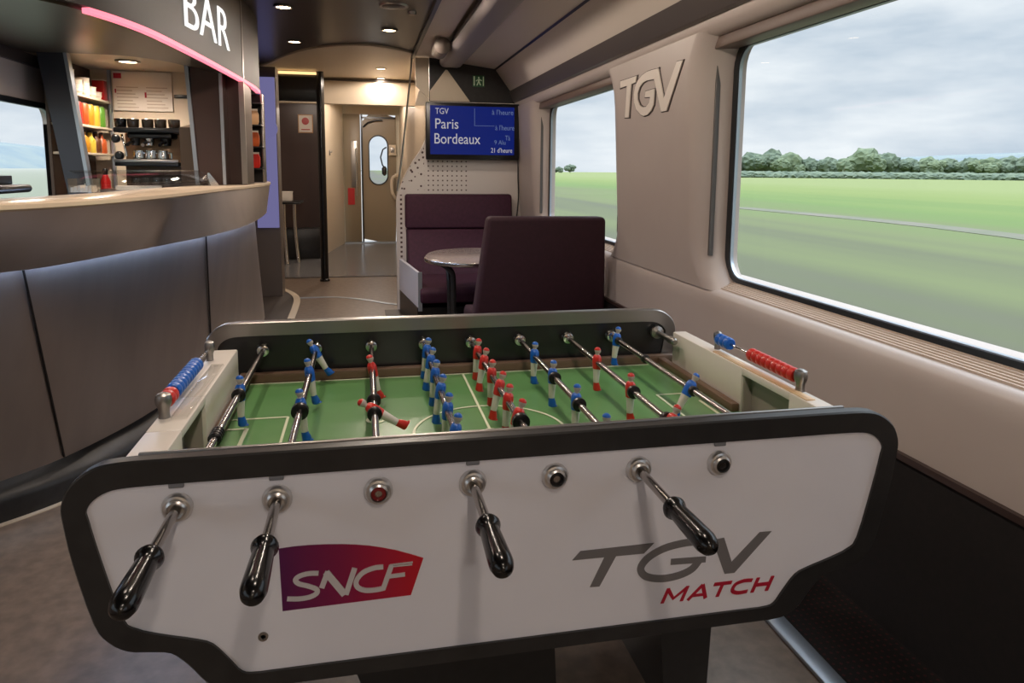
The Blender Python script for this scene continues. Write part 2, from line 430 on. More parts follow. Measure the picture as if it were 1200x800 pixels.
# window wall
def xf(z): return 1.405 - (z - .777) * .058
LOW = [(1.40, .51), (1.40, .69), (1.401, .72), (1.407, .745), (1.418, .762), (1.434, .769), (1.44, .771), (1.495, .80), (1.64, .80), (1.64, .51)]
wl = run(LOW, YB, 6.9)
wl.prism([(x, YB, z) for x, z in [(1.348, 1.86), (1.352, 1.825), (1.365, 1.80), (1.39, 1.788), (1.43, 1.785), (1.64, 1.785), (1.64, 1.96), (1.35, 1.96)]], (0, 6.9 - YB, 0))
WINS = [(3.88, 5.66), (.70, 2.72), (-2.4, -.36)]
def pier(mb, y0, y1):
    rings = []
    zs = [.76, .79, .82, .86, .91, .97, 1.1, 1.4, 1.6, 1.68, 1.73, 1.765, 1.79, 1.81]
    for z in zs:
        e = 0.0
        if z < .95: e = .13 * ((.95 - z) / .19) ** 2
        if z > 1.62: e = .10 * ((z - 1.62) / .19) ** 2
        x = xf(z); a, b = y0 - e, y1 + e
        r = [(1.505, a)]
        for s in range(5):
            t = s / 4 * PI / 2; r.append((1.50 - 0.0 - (1.50 - x) * math.sin(t) , a + .135 * (1 - math.cos(t))))
        r += [(x, a + .15), (x, b - .15)]
        for s in range(4, -1, -1):
            t = s / 4 * PI / 2; r.append((1.50 - (1.50 - x) * math.sin(t), b - .135 * (1 - math.cos(t))))
        r += [(1.505, b)]
        rings.append([(px, py, z) for px, py in r])
    mb.loft(rings)
pier(wl, 2.73, 3.87); pier(wl, 5.67, 6.9); pier(wl, -.35, .69); pier(wl, YB, -2.41)
struct('wall_right', wl, 'wall', smooth=50)
struct('wall_right_dado', run([(1.393, 0), (1.393, .5), (1.64, .5), (1.64, 0)], YB, 6.9), 'dado')
struct('trim_10', run([(1.385, .495), (1.385, .512), (1.41, .512), (1.41, .495)], YB, 6.3), 'dark_wood')

def rrect(y0, y1, z0, z1, r, n=6):
    out = []
    for cy_, cz, a0 in ((y1 - r, z1 - r, 0), (y0 + r, z1 - r, 90), (y0 + r, z0 + r, 180), (y1 - r, z0 + r, 270)):
        for i in range(n + 1):
            a = math.radians(a0 + 90 * i / n); out.append((cy_ + r * math.cos(a), cz + r * math.sin(a)))
    return out
def ring_mb(mb, outer, inner, f0, f1):
    """a flat frame between two outlines with the same number of points; f0/f1 map to the two depths"""
    n = len(outer)
    rows = [[f0(*p) for p in outer], [f1(*p) for p in outer], [f1(*p) for p in inner], [f0(*p) for p in inner]]
    V = [[mb.bm.verts.new(p) for p in r] for r in rows]
    for k in range(4):
        for i in range(n):
            j = (i + 1) % n
            f = mb.bm.faces.new((V[k][i], V[k][j], V[(k + 1) % 4][j], V[(k + 1) % 4][i])); f.material_index = mb.mi
    return mb
def window(idx, y0, y1, z0, z1, x, side, extras=True, r=.11):
    s = side
    o = rrect(y0 - .0, y1 + .0, z0, z1, r); i1 = rrect(y0 + .034, y1 - .034, z0 + .018, z1 - .028, r - .02); i2 = rrect(y0 + .038, y1 - .038, z0 + .0215, z1 - .032, r - .023)
    fr = struct('window_%d' % idx, ring_mb(MB(), o, i1, lambda a, b: (x - s * .006, a, b), lambda a, b: (x + s * .012, a, b)), 'seal')
    obj('frame_edge', ring_mb(MB(), i1, i2, lambda a, b: (x - s * .002, a, b), lambda a, b: (x + s * .012, a, b)), 'alu', fr, kind='structure')
    obj('pane', MB().prism([(x + s * .003, a, b) for a, b in i1], (s * .006, 0, 0)), 'glass', fr, kind='structure', smooth=0)
    # infill between frame corner and reveal
    sq = []
    for (a, b), (c, d) in zip(o, rrect(y0 - .16, y1 + .16, z0 - .06, z1 + .06, .001)): sq.append((c, d))
    obj('reveal', ring_mb(MB(), sq, o, lambda a, b: (x + s * .006, a, b), lambda a, b: (x + s * .05, a, b)), 'wall', fr, kind='structure')
    if extras:
        g = MB()
        n = 6
        for k in range(n):
            t_ = .03 + .94 * k / n; xa = 1.44 + .055 * t_; za = .771 + .029 * t_
            g.box(xa, xa + .0056, y0 - .01, y1 + .01, za - .004, za + .006)
        obj('sill_grille', g, 'grille', fr, kind='structure')
        obj('blind_housing', MB().box(1.40, 1.485, y0 - .01, y1 + .01, 1.742, 1.788, .006), 'blind', fr, kind='structure')
        for yy in (y0 - .026, y1 + .026):
            obj('blind_rail', MB().box(1.425, 1.445, yy - .006, yy + .006, .90, 1.75, .002), mat('grey_rail', (96, 92, 90), .4), fr, kind='structure')
    return fr
for k, (a, b) in enumerate(WINS): window(k + 1, a, b, .80, 1.775, 1.495, 1)

# left wall
XL = -1.75
wl = MB().box(-1.80, XL, YB, 10.6, 0, .86)
wl.box(-1.80, XL, YB, 10.6, 1.60, 2.3)
for a, b in ((4.62, 10.6), (.9, 1.9), (YB, -1.9)): wl.box(-1.80, XL, a, b, .86, 1.6)
struct('wall_left', wl, 'wall')
window(4, 1.9, 4.62, .86, 1.60, XL, -1, False); window(5, -1.9, .9, .86, 1.60, XL, -1, False)  # second one, behind the camera, is added to light the table front
struct('trim_11', MB().box(XL - .01, XL + .02, YB, 4.9, 1.785, 1.845), 'dark_strip')
struct('wall_back', MB().box(-1.95, 1.7, YB - .12, YB, 0, 2.3), 'cream')

# corridor beyond the bar
struct('wall_corridor_dark', MB().box(-1.75, -.58, 10.5, 10.6, 0, 2.29), 'dark_wood')
mb = MB().prism([(-.58, 10.5, 0), (-.315, 12.3, 0), (-.36, 12.3, 0), (-.64, 10.6, 0)], (0, 0, 2.29)); struct('wall_corridor_left', mb, 'cream')
struct('wall_corridor_right', MB().box(.62, .70, 6.42, 12.3, 0, 2.29), 'cream')
struct('wall_bulkhead', MB().box(-1.2, .62, 8.6, 8.72, 1.995, 2.29), 'cream')
struct('trim_12', MB().box(-.52, .62, 8.57, 8.6, 2.255, 2.275), 'dark_strip')
# end wall with door opening
ew = MB().box(-.5, .7, 12.4, 12.5, 2.16, 2.29); ew.box(-.5, -.31, 12.4, 12.5, 0, 2.16); ew.box(.56, .7, 12.4, 12.5, 0, 2.16)
struct('wall_end', ew, 'cream')
# door: fixed side leaf and door leaf with an oval window
def oval_plate(x0, x1, z0, z1, cx, cz, hw, hh, y0, y1, mb):
    n = 32; inner = []; outer = []
    for i in range(n):
        a = 2 * PI * i / n; c, s = math.cos(a), math.sin(a)
        st = hh - hw
        inner.append((cx + hw * c, cz + hw * s + (st if s >= 0 else -st)))
        t = min(((x1 - cx) if c > 0 else (cx - x0)) / max(abs(c), 1e-6), ((z1 - cz) if s > 0 else (cz - z0)) / max(abs(s), 1e-6))
        outer.append((cx + c * t, cz + s * t))
    ring_mb(mb, outer, inner, lambda u, v: (u, y0, v), lambda u, v: (u, y1, v)); return inner
dm = MB(); inner = oval_plate(.0, .56, .01, 2.16, .265, 1.40, .165, .42, 12.36, 12.40, dm)
dr = struct('door_1', dm, 'olive')
sm = [(.265 + (p[0] - .265) * .9, 1.40 + (p[1] - 1.40) * .955) for p in inner]
obj('window_seal', ring_mb(MB(), inner, sm, lambda u, v: (u, 12.345, v), lambda u, v: (u, 12.39, v)), 'seal', dr, kind='structure')
obj('pane', MB().prism([(u, 12.37, v) for u, v in inner], (0, .006, 0)), 'glass', dr, kind='structure', smooth=0)
obj('door_seal', MB().box(-.02, .01, 12.33, 12.4, .01, 2.16).box(-.02, .56, 12.33, 12.4, 2.09, 2.12), 'black', dr, kind='structure')
obj('door_cable', MB().tube([(.40, 12.33, 1.62), (.34, 12.33, 1.58), (.30, 12.32, 1.45), (.33, 12.32, 1.32), (.36, 12.32, 1.28)], .012), 'black', dr)
obj('cable_plug', MB().lathe([(.01, 0), (.04, .03), (.045, .12), (.02, .16)], (.36, 12.32, 1.14), (0, 0, 1)), 'black', dr)
obj('closer_arm', MB().tube([(.02, 12.33, 1.95), (.10, 12.31, 2.02), (.22, 12.3, 2.06), (.34, 12.3, 2.06)], .014), 'black', dr)
obj('door_sill', MB().box(-.31, .56, 12.25, 12.4, 0, .015), 'alu', dr, kind='structure')
dr2 = struct('door_2', MB().box(-.31, -.03, 12.36, 12.40, .01, 2.16, .004), 'olive')
obj('mirror_strip', MB().box(-.19, -.08, 12.345, 12.36, .95, 1.72, .004), 'satin', dr2)
obj('red_sticker', MB().box(-.25, -.14, 12.34, 12.345, .65, .93), 'ext_red', dr2)
obj('push_bar', MB().tube([(-.10, 12.3, .8), (-.10, 12.3, 1.6)], .012), 'chrome', dr2)
g = thing('grab_handle', 'cream curved grab handle beside the corridor door', 'handle', (.50, 12.2, .7))
obj('bar', MB().tube(spline([(.60, 12.25, 1.13), (.52, 12.2, 1.13), (.48, 12.2, 1.06), (.48, 12.2, .90), (.50, 12.2, .82), (.54, 12.25, .75)], 5), .028), M['cream'], g)
obj('mount', MB().box(.53, .60, 12.22, 12.3, 1.08, 1.18, .01), 'cream', g)
w_ = tag(obj('wall_switch', MB().box(.44, .56, 12.3, 12.34, 1.48, 1.66, .008), 'cream'), 'cream switch plate on the door beside the oval window', 'switch')
obj('switch_window', MB().box(.47, .53, 12.29, 12.3, 1.53, 1.61, .003), 'satin', w_)
tag(obj('coat_hook', MB().box(-.50, -.47, 11.1, 11.16, 1.45, 1.53, .006).tube([(-.475, 11.12, 1.5), (-.45, 11.12, 1.49), (-.45, 11.12, 1.52)], .006), 'satin'), 'small metal hook on the cream corridor wall', 'hook')

# portal: black pole and header
pl = tag(obj('floor_pole', MB().lathe([(.055, 0), (.055, .02), (.042, .03), (.042, 2.29)], (-.437, 8.13, 0), (0, 0, 1), 20), 'black_gloss'), 'black floor-to-ceiling pole at the corridor entrance', 'pole')
struct('wall_header', MB().box(-1.75, -.47, 8.10, 8.16, 1.97, 2.25, .004), 'black_gloss')
struct('trim_13', MB().box(-1.75, -.47, 8.06, 8.10, 2.25, 2.275), glow('warm_edge_light', (255, 205, 140), 1.2))
struct('wall_plinth', MB().box(-1.6, -.60, 10.2, 10.5, 0, .42, .01), 'black')

# ================================================================== OUTSIDE
struct('ground', MB().box(2.2, 1400, -400, 1800, -1.9, -1.75), 'field', smooth=0)
struct('ground_far_side', MB().box(-1400, -2.2, -400, 1800, -1.9, -1.75), ramped('pale_stubble_field', 'X', -300, -3, [(0, (124, 124, 114)), (1, (98, 102, 84))], .95), smooth=0)
struct('ground_railbed', MB().box(-2.2, 2.2, -60, 400, -1.95, -1.72), mat('grey_ballast', (110, 105, 98), .95, c2=(140, 134, 126), scale=12), smooth=0)
tp = [tuple(at_z(x, y, -1.75))[:2] for x, y in ((862, 243), (900, 246.5), (960, 252), (1030, 258.5), (1110, 267), (1200, 278), (1330, 296), (1500, 322), (1900, 390))]
struct('path', MB().stroke(tp, 2.2, lambda u, v: (u, v, -1.75), (0, 0, .03)), 'track', smooth=0)
def ridge(x_of, y0, y1, n, hb, amp, depth, seed):
    rnd = random.Random(seed); mb = MB(); rings = []
    ph = [rnd.uniform(0, 6.28) for _ in range(6)]
    for i in range(n + 1):
        t = i / n; y = y0 + (y1 - y0) * t; x = x_of(t)
        h = hb + amp * sum(math.sin(ph[k] + t * (3 + 5 * k)) / (1 + k) for k in range(6)) * .5
        rings.append([(x, y, -3), (x + depth * .25, y, h * .75 - 2), (x + depth * .5, y, h - 2), (x + depth, y, -3)])
    return mb.loft(rings)
struct('hills_window_side', ridge(lambda t: 620, -200, 1700, 80, 26, 5, 260, 3), 'hill')
struct('hills_bar_side', ridge(lambda t: -420, -200, 1700, 80, 40, 9, -260, 5), 'hill')
def lumpy(mb, c, r, s, rnd):
    res = bmesh.ops.create_icosphere(mb.bm, subdivisions=3, radius=r)
    ph = [rnd.uniform(0, 6.28) for _ in range(9)]
    for v in res['verts']:
        d = v.co.normalized()
        k = 1 + .13 * math.sin(5 * d.x + ph[0]) * math.sin(6 * d.y + ph[1]) + .10 * math.sin(11 * d.z + ph[2]) * math.sin(9 * d.x + ph[3]) + .07 * math.sin(17 * d.y + ph[4]) * math.sin(19 * d.z + ph[5]) + rnd.uniform(-.05, .05)
        v.co = Vector((v.co.x * s[0], v.co.y * s[1], v.co.z * s[2])) * k + Vector(c)
    mb._faces(set(f for v in res['verts'] for f in v.link_faces))
def tree(p, h, w, m, label, group=None, seed=0):
    rnd = random.Random(seed); x, y = p
    t = thing('tree', label, 'tree', (x, y, -1.75), group)
    obj('trunk', MB().lathe([(h * .03, 0), (h * .022, h * .2), (h * .015, h * .5)], (x, y, -1.75), (0, 0, 1), 8), 'bark', t)
    c = MB(); lumpy(c, (x, y, -1.75 + h * .55), h * .40, (w * .9, w * .9, 1.0), rnd)
    for k in range(7):
        a = rnd.uniform(0, 6.28); q = rnd.uniform(.25, .45) * w
        lumpy(c, (x + math.cos(a) * h * q, y + math.sin(a) * h * q, -1.75 + h * rnd.uniform(.28, .68)), h * rnd.uniform(.2, .28), (1.1, 1.1, .9), rnd)
    obj('crown', c, m, t, smooth=0)
def outpt(px, d):                                        # ground point beyond the window seen at picture column px, d metres ahead
    r = ray(px, 205); return (r.x / r.y * d, d)
specs = [(880, 470, 18, 1.2), (904, 460, 20, 1.1), (925, 450, 18, 1.2), (948, 445, 14, 1.2), (970, 430, 14, 1.3), (1012, 410, 20.5, 1.35), (1040, 400, 17, 1.2), (1064, 395, 13.5, 1.3),
         (1088, 385, 14, 1.2), (1110, 380, 13.5, 1.3), (1134, 370, 13.5, 1.3), (1158, 360, 14, 1.3), (1182, 355, 14.5, 1.2), (1206, 345, 15, 1.3), (1235, 340, 13, 1.3), (855, 480, 16, 1.2), (1275, 335, 14, 1.2), (1320, 325, 15, 1.3), (1365, 318, 13, 1.3), (1420, 310, 15, 1.2), (820, 500, 16, 1.2)]
for i, (px, d, h, w) in enumerate(specs):
    if px == 1012: lab, g_ = 'tallest broad tree of the distant tree row across the meadow', None
    else: lab, g_ = 'hazy green tree in the distant row across the meadow', 'trees across the meadow'
    tree(outpt(px, d), h, w, 'leaf2' if i % 3 == 2 else 'leaf', lab, g_, 20 + i)
for i, (px, d, h, w, lab) in enumerate([(668, 900, 12, 1.0, 'taller dim tree on the skyline seen through the smaller window'), (655, 950, 9, 1.3, 'lower dim tree on the skyline seen through the smaller window')]):
    tree(outpt(px, d), h, w, 'leaf', lab, 'skyline trees', 50 + i)
hb = MB(); rnd = random.Random(9)
for i in range(66):
    px = 820 + i * 9; lumpy(hb, (*outpt(px, 404 - i * 2.0), -1.0), 3.0, (2.4, 2.4, 1), rnd)
tag(obj('hedge', hb, M['leaf'], smooth=0), 'low dark hedge running below the distant trees', 'hedge', kind='stuff')

# ================================================================== BAR
TOP = [(-1.73, 1.25), (-1.35, 1.62), (-1.08, 1.90), (-.94, 2.11), (-.813, 2.444), (-.739, 3.02), (-.695, 3.81), (-.645, 4.60), (-.645, 5.20), (-.70, 5.70), (-.88, 6.05), (-1.35, 6.25)]
BOT = [(-1.73, 1.75), (-1.45, 1.98), (-1.20, 2.20), (-1.065, 2.36), (-.975, 2.50), (-.872, 2.835), (-.695, 3.575), (-.635, 4.20), (-.66, 5.05), (-.72, 5.55), (-.90, 5.90), (-1.35, 6.1)]
LOWB = [(-1.73, 2.3), (-1.55, 2.42), (-1.36, 2.56), (-1.25, 2.67), (-1.10, 2.90), (-.946, 3.36), (-.858, 4.0), (-.78, 4.6), (-.72, 5.25), (-.78, 5.6), (-.95, 5.85), (-1.35, 6.0)]
KICK = [(-1.73, 2.36), (-1.6, 2.42), (-1.42, 2.55), (-1.27, 2.67), (-1.12, 2.83), (-.965, 3.10), (-.84, 3.7), (-.76, 4.4), (-.70, 5.25), (-.76, 5.65), (-.95, 5.9), (-1.35, 6.05)]
sT, sB, sL, sK = spline(TOP, 6), spline(BOT, 6), spline(LOWB, 6), spline(KICK, 6)
def inset(c, d):
    out = []
    for i, p in enumerate(c):
        a, b = c[max(i - 1, 0)], c[min(i + 1, len(c) - 1)]; t = (b - a).normalized(); q = p + Vector((-t.y, t.x)) * d; q.x = max(q.x, -1.735); out.append(q)
    return out
bar = thing('bar_counter', 'curved brushed steel bar counter with pale top at the end of the coach', 'bar counter', (-1.0, 4.0, 0))
sTi = inset(sT, .25)
top = MB(); 
rings = []
for a, b in zip(sT, sTi):
    a2 = a + (b - a) * .03
    rings.append([(a2.x, a2.y, 1.152), (a.x, a.y, 1.146), (a.x, a.y, 1.134), (a2.x, a2.y, 1.128), (b.x, b.y, 1.128), (b.x, b.y, 1.152)])
top.loft(rings)
obj('worktop', top, 'counter_top', bar)
fa = MB(); rings = []
sTf, sTb, sBb = inset(sT, .006), inset(sT, .03), inset(sB, .024)
for a, b, c, d in zip(sTf, sB, sBb, sTb): rings.append([(a.x, a.y, 1.130), (b.x, b.y, .935), (c.x, c.y, .93), (d.x, d.y, 1.128)])
fa.loft(rings); obj('fascia', fa, 'steel', bar, smooth=60)
# cool light strip tucked under the fascia
ls = MB(); rings = []
i1, i2 = inset(sB, .055), inset(sB, .075)
for a, b in zip(i1, i2): rings.append([(a.x, a.y, .938), (a.x, a.y, .928), (b.x, b.y, .928), (b.x, b.y, .938)])
ls.loft(rings[8:-6]); obj('light_strip', ls, 'led_white', bar, smooth=60)
# body panels with two seams
sBt = inset(sB, .085)
def body_seg(i0, i1_):
    mb = MB(); rings = []
    for k in range(i0, i1_ + 1):
        a, b = sBt[k], sL[k]; n0 = inset(sBt, .04)[k]; n1 = inset(sL, .04)[k]
        rings.append([(a.x, a.y, .94), (b.x, b.y, .16), (n1.x, n1.y, .16), (n0.x, n0.y, .94)])
    return mb.loft(rings)
for a, b in ((0, 23), (23, 37), (37, 66)):
    obj('body_panel', body_seg(a, b), 'steel_dark', bar, smooth=60)
for k in (23, 37):
    a, b = sBt[k], sL[k]
    obj('panel_seam', MB().tube([(a.x + .004, a.y - .004, .935), (b.x + .004, b.y - .004, .165)], .004, 6), 'black', bar)
kk = MB(); rings = []
kin = inset(sK, .09); k1 = inset(sK, .015); k2 = inset(sK, .05)
for a, c, d, b in zip(sK, k1, k2, kin): rings.append([(a.x, a.y, 0), (a.x, a.y, .07), (c.x, c.y, .10), (d.x, d.y, .115), (b.x, b.y, .165), (b.x, b.y, 0)])
kk.loft(rings); obj('plinth', kk, 'black_satin', bar, smooth=60)
tl = MB(); tl.stroke([tuple(p) for p in inset(sK, -.015)], .022, lambda u, v: (u, v, 0.0), (0, 0, .004)); struct('trim_14', tl, 'cream')

# canopy over the bar
CAN = [(-1.73, 1.55), (-1.40, 1.95), (-1.10, 2.27), (-.95, 2.46), (-.859, 2.605), (-.785, 2.854), (-.746, 3.161), (-.702, 3.769), (-.668, 4.40), (-.655, 4.85), (-.69, 5.25), (-.85, 5.6), (-1.3, 5.8)]
sC = spline(CAN, 6); sCi = inset(sC, .03)
can = thing('bar_canopy', 'dark curved canopy above the bar with a red light line', 'canopy', (-1.0, 3.6, 1.75))
mb = MB(); mb.loft([[(a.x, a.y, 1.762), (a.x, a.y, 2.22), (b.x, b.y, 2.22), (b.x, b.y, 1.762)] for a, b in zip(sC, sCi)])
obj('fascia', mb, mat('black_brown_canopy', (34, 28, 26), .5, spec=.3), can, smooth=60)
back = spline([(-1.74, 1.57), (-1.74, 2.0), (-1.74, 2.5), (-1.74, 3.1), (-1.74, 3.7), (-1.74, 4.29), (-1.53, 4.29), (-1.3, 4.29), (-1.10, 4.29), (-.94, 4.30), (-.93, 4.7), (-.93, 5.1), (-1.3, 5.7)], 6)
mb = MB()
rings = []
for a, b in zip(sCi, back):
    rings.append([(a.x, a.y, 1.752), (b.x, b.y, 1.848), (b.x, b.y, 1.868), (a.x, a.y, 1.775)])
mb.loft(rings); obj('soffit', mb, mat('bronze_soffit', (58, 48, 40), .35), can, smooth=60)
o1, o2 = inset(sC, -.006), inset(sC, .022)
mb = MB(); mb.loft([[(a.x, a.y, 1.742), (a.x, a.y, 1.759), (b.x, b.y, 1.759), (b.x, b.y, 1.742)] for a, b in list(zip(o1, o2))[24:58]])
obj('light_strip', mb, 'led_pink', can, smooth=60)
# BAR letters on the canopy fascia
def can_frame(s):                                       # point at arc length s along the canopy
    acc = 0
    for i in range(len(sC) - 1):
        d = (sC[i + 1] - sC[i]).length
        if acc + d >= s: 
            t = (sC[i + 1] - sC[i]) / d; p = sC[i] + t * (s - acc); return p, Vector((t.y, -t.x))
        acc += d
    return sC[-1], Vector((1, 0))
def arc_at(pt):
    best, acc, ba = 9, 0, 0
    for i in range(len(sC) - 1):
        if (sC[i] - Vector(pt)).length < best: best = (sC[i] - Vector(pt)).length; ba = acc
        acc += (sC[i + 1] - sC[i]).length
    return ba
s0 = arc_at((-.722, 3.36)); s1 = arc_at((-.675, 4.13))
def fbar(u, v, w): p, n = can_frame(s0 + u); q = p + n * (w + .001); return (q.x, q.y, 1.848 + v + .02 * u)
obj('lettering', text_into(MB(), 'BAR', fbar, height=.19, width=s1 - s0, depth=.006, offset=-.012), 'sign_white', can, smooth=0)

# bar back: niche with shelves, back counter, menu board
struct('wall_bar_back', MB().box(-1.74, -.90, 4.96, 5.04, 0, 2.22), M['cream'])
struct('ceiling_niche', MB().box(-1.74, -.90, 4.30, 4.96, 1.85, 1.91), M['cream'])
mb = MB().prism([(-1.662, 4.25, 1.845), (-1.53, 4.25, 1.845), (-1.445, 4.25, 1.0), (-1.545, 4.25, 1.0)], (0, .05, 0)); struct('wall_bar_column', mb, mat('dark_blue_grey_laminate', (44, 46, 54), .3))
struct('trim_15', MB().prism([(-1.532, 4.24, 1.845), (-1.515, 4.24, 1.845), (-1.430, 4.24, 1.0), (-1.447, 4.24, 1.0)], (0, .05, 0)), 'alu')
struct('wall_bar_side', MB().box(-.915, -.76, 4.26, 5.3, 1.155, 2.2).box(-.76, -.665, 4.42, 4.7, 1.155, 2.2), 'dark_wood')
struct('trim_16', MB().prism([(-.945, 4.25, 1.845), (-.925, 4.25, 1.845), (-.893, 4.25, 1.155), (-.913, 4.25, 1.155)], (0, .4, 0)), 'alu')
struct('trim_17', MB().box(-.767, -.752, 4.245, 4.262, 1.155, 1.80), 'alu')
struct('trim_18', MB().box(-.69, -.662, 4.40, 4.425, 1.155, 1.76), 'satin')
sh = thing('shelf_unit', 'cream open shelf unit built into the bar niche', 'shelf', (-1.6, 4.6, 1.0))
XS = -1.53
obj('back_panel', MB().box(XS - .13, XS - .115, 4.31, 4.95, 1.0, 1.845), mat('shelf_dark_back', (60, 44, 32), .5), sh)
SZ = [1.652, 1.487, 1.330]
for z in SZ: obj('shelf', MB().box(XS - .115, XS, 4.32, 4.93, z - .014, z, .003), 'cream', sh)
obj('edge_post', MB().box(XS - .01, XS + .004, 4.92, 4.95, 1.0, 1.845), 'alu', sh)
bc = thing('back_counter', 'dark back counter under the coffee machine', 'counter', (-1.2, 4.6, 0))
obj('body', MB().box(-1.50, -.93, 4.42, 4.95, 0, 1.095), 'dark_wood', bc); obj('worktop', MB().box(-1.51, -.92, 4.38, 4.955, 1.095, 1.12, .005), 'satin', bc)
# menu
mn = thing('menu_board', 'white menu board with red marks on the niche wall', 'menu', (-1.3, 4.95, 1.6))
A = at_y(131, 83, 4.945); B = at_y(203, 131, 4.945)
obj('sheet', MB().box(A.x, B.x, 4.945, 4.958, B.z, A.z, .003), 'white_plain', mn)
wdt, hgt = B.x - A.x, A.z - B.z
pr = MB()
for k in range(7):
    for c in range(2):
        pr.box(A.x + wdt * (.06 + c * .5), A.x + wdt * (.06 + c * .5 + .36 - .05 * (k % 3)), 4.942, 4.945, B.z + hgt * (.08 + k * .085), B.z + hgt * (.10 + k * .085))
obj('printed_rows', pr, mat('faint_print', (188, 172, 156), .6), mn)
for u0, u1, v0, v1 in ((.02, .15, .82, .95), (.53, .56, .34, .48), (.03, .05, .45, .55)):
    obj('red_mark', MB().box(A.x + wdt * u0, A.x + wdt * u1, 4.941, 4.945, B.z + hgt * v0, B.z + hgt * v1), 'red_text', mn)
VA = at_y(204, 111, 4.955); VB_ = at_y(224, 115.5, 4.955)
tag(obj('vent_slot', MB().box(VA.x, VB_.x, 4.95, 4.96, VB_.z, VA.z, .002), 'black'), 'small black slot plate on the niche wall beside the menu', 'vent')
# coffee machine
bronze = mat('bronze_dark', (92, 72, 54), .35)
cm = thing('coffee_machine', 'black and chrome espresso machine on the back counter', 'coffee machine', (-1.2, 4.6, 1.12))
obj('body', MB().box(-1.385, -1.00, 4.66, 4.82, 1.12, 1.455, .012), mat('warm_steel_back', (150, 124, 98), .35, .6), cm)
obj('top_tray', MB().box(-1.39, -1.035, 4.48, 4.82, 1.447, 1.475, .006), 'black', cm)
obj('brew_head', MB().box(-1.33, -1.09, 4.52, 4.68, 1.415, 1.447, .010), 'black', cm)
obj('side_panel', MB().prism([(-1.035, 4.47, 1.12), (-1.035, 4.47, 1.48), (-1.035, 4.82, 1.52), (-1.035, 4.82, 1.12)], (.075, 0, 0)), bronze, cm)
obj('drip_tray', MB().box(-1.385, -1.045, 4.46, 4.82, 1.255, 1.278, .004), 'black', cm)
obj('tray_edge', MB().box(-1.385, -1.045, 4.452, 4.462, 1.276, 1.294, .003), 'satin', cm)
obj('base_front', MB().box(-1.37, -1.05, 4.60, 4.66, 1.12, 1.255, .004), bronze, cm)
for x in (-1.30, -1.22, -1.13):
    obj('portafilter', MB().cyl((x, 4.56, 1.415), (x, 4.56, 1.375), .030, .026).tube([(x, 4.54, 1.395), (x, 4.46, 1.385), (x, 4.42, 1.375)], .010), 'black_gloss' if x != -1.22 else 'chrome', cm)
for x, z in ((-1.375, 1.41), (-1.36, 1.315)): obj('knob', MB().lathe([(.018, 0), (.024, .008), (.024, .03), (.016, .04)], (x, 4.49, z), (0, -1, 0)), 'black', cm)
obj('steam_wand', MB().tube(spline([(-1.35, 4.50, 1.43), (-1.338, 4.47, 1.41), (-1.325, 4.46, 1.36), (-1.32, 4.46, 1.31)], 4), .007), 'chrome', cm)
def jug(x):
    t = thing('milk_jug', 'small steel jug standing on the coffee machine drip tray', 'jug', (x, 4.52, 1.278), 'jugs on the coffee machine')
    obj('bowl', MB().lathe([(.026, 0), (.031, .01), (.030, .045), (.026, .06), (.029, .068)], (x, 4.52, 1.278), (0, 0, 1)), 'chrome', t)
    obj('handle', MB().tube([(x + .026, 4.52, 1.334), (x + .046, 4.515, 1.33), (x + .046, 4.515, 1.30), (x + .028, 4.52, 1.294)], .005, 8), 'chrome', t)
    return t
j0 = jug(-1.27); copy_thing(j0, (-1.205, 4.52, 1.278)); copy_thing(j0, (-1.14, 4.52, 1.278))
c0 = None
for k, px in enumerate((141, 156, 173, 188, 204)):
    x = at_y(px, 143, 4.55).x
    lab = ['black cup nearest the shelf unit on the coffee machine top', 'glass cup beside the black cup on the coffee machine top', 'glass cup in the middle of the coffee machine top', 'fourth cup from the shelves on the coffee machine top', 'cup beside the raised side panel of the coffee machine'][k]
    if c0 is None:
        c0 = obj('cup', MB().lathe([(.024, 0), (.031, .008), (.033, .05), (.031, .052), (.029, .012), (.002, .008)], (0, 0, 0), (0, 0, 1)), M['black_gloss']); o_ = place(c0, None, (x, 4.55, 1.475))
    else:
        o_ = c0.copy(); o_.data = c0.data.copy(); o_.data.materials[0] = M['cup_glass']; COL.objects.link(o_); place(o_, None, (x, 4.55, 1.475))
    tag(o_, lab, 'cup', 'cups on the coffee machine')
g0 = obj('tumbler', MB().lathe([(.022, 0), (.026, .07), (.024, .07), (.020, .008)], (0, 0, 0), (0, 0, 1)), 'clear'); place(g0, None, (-1.30, 4.54, 1.12)); tag(g0, 'clear tumbler in the row before the coffee machine', 'glass', 'tumblers in a row on the back counter')
for k in range(1, 6):
    c = g0.copy(); COL.objects.link(c); place(c, None, (-1.30 + k * .056, 4.54, 1.12))
tr = thing('serving_tray', 'white tray lying on the dark back counter', 'tray', (-1.24, 4.42, 1.12))
obj('plate', MB().box(-1.36, -1.13, 4.39, 4.47, 1.12, 1.127, .003), 'cup_white', tr)
obj('rim', MB().box(-1.365, -1.125, 4.384, 4.392, 1.12, 1.146, .002), 'cup_white', tr)
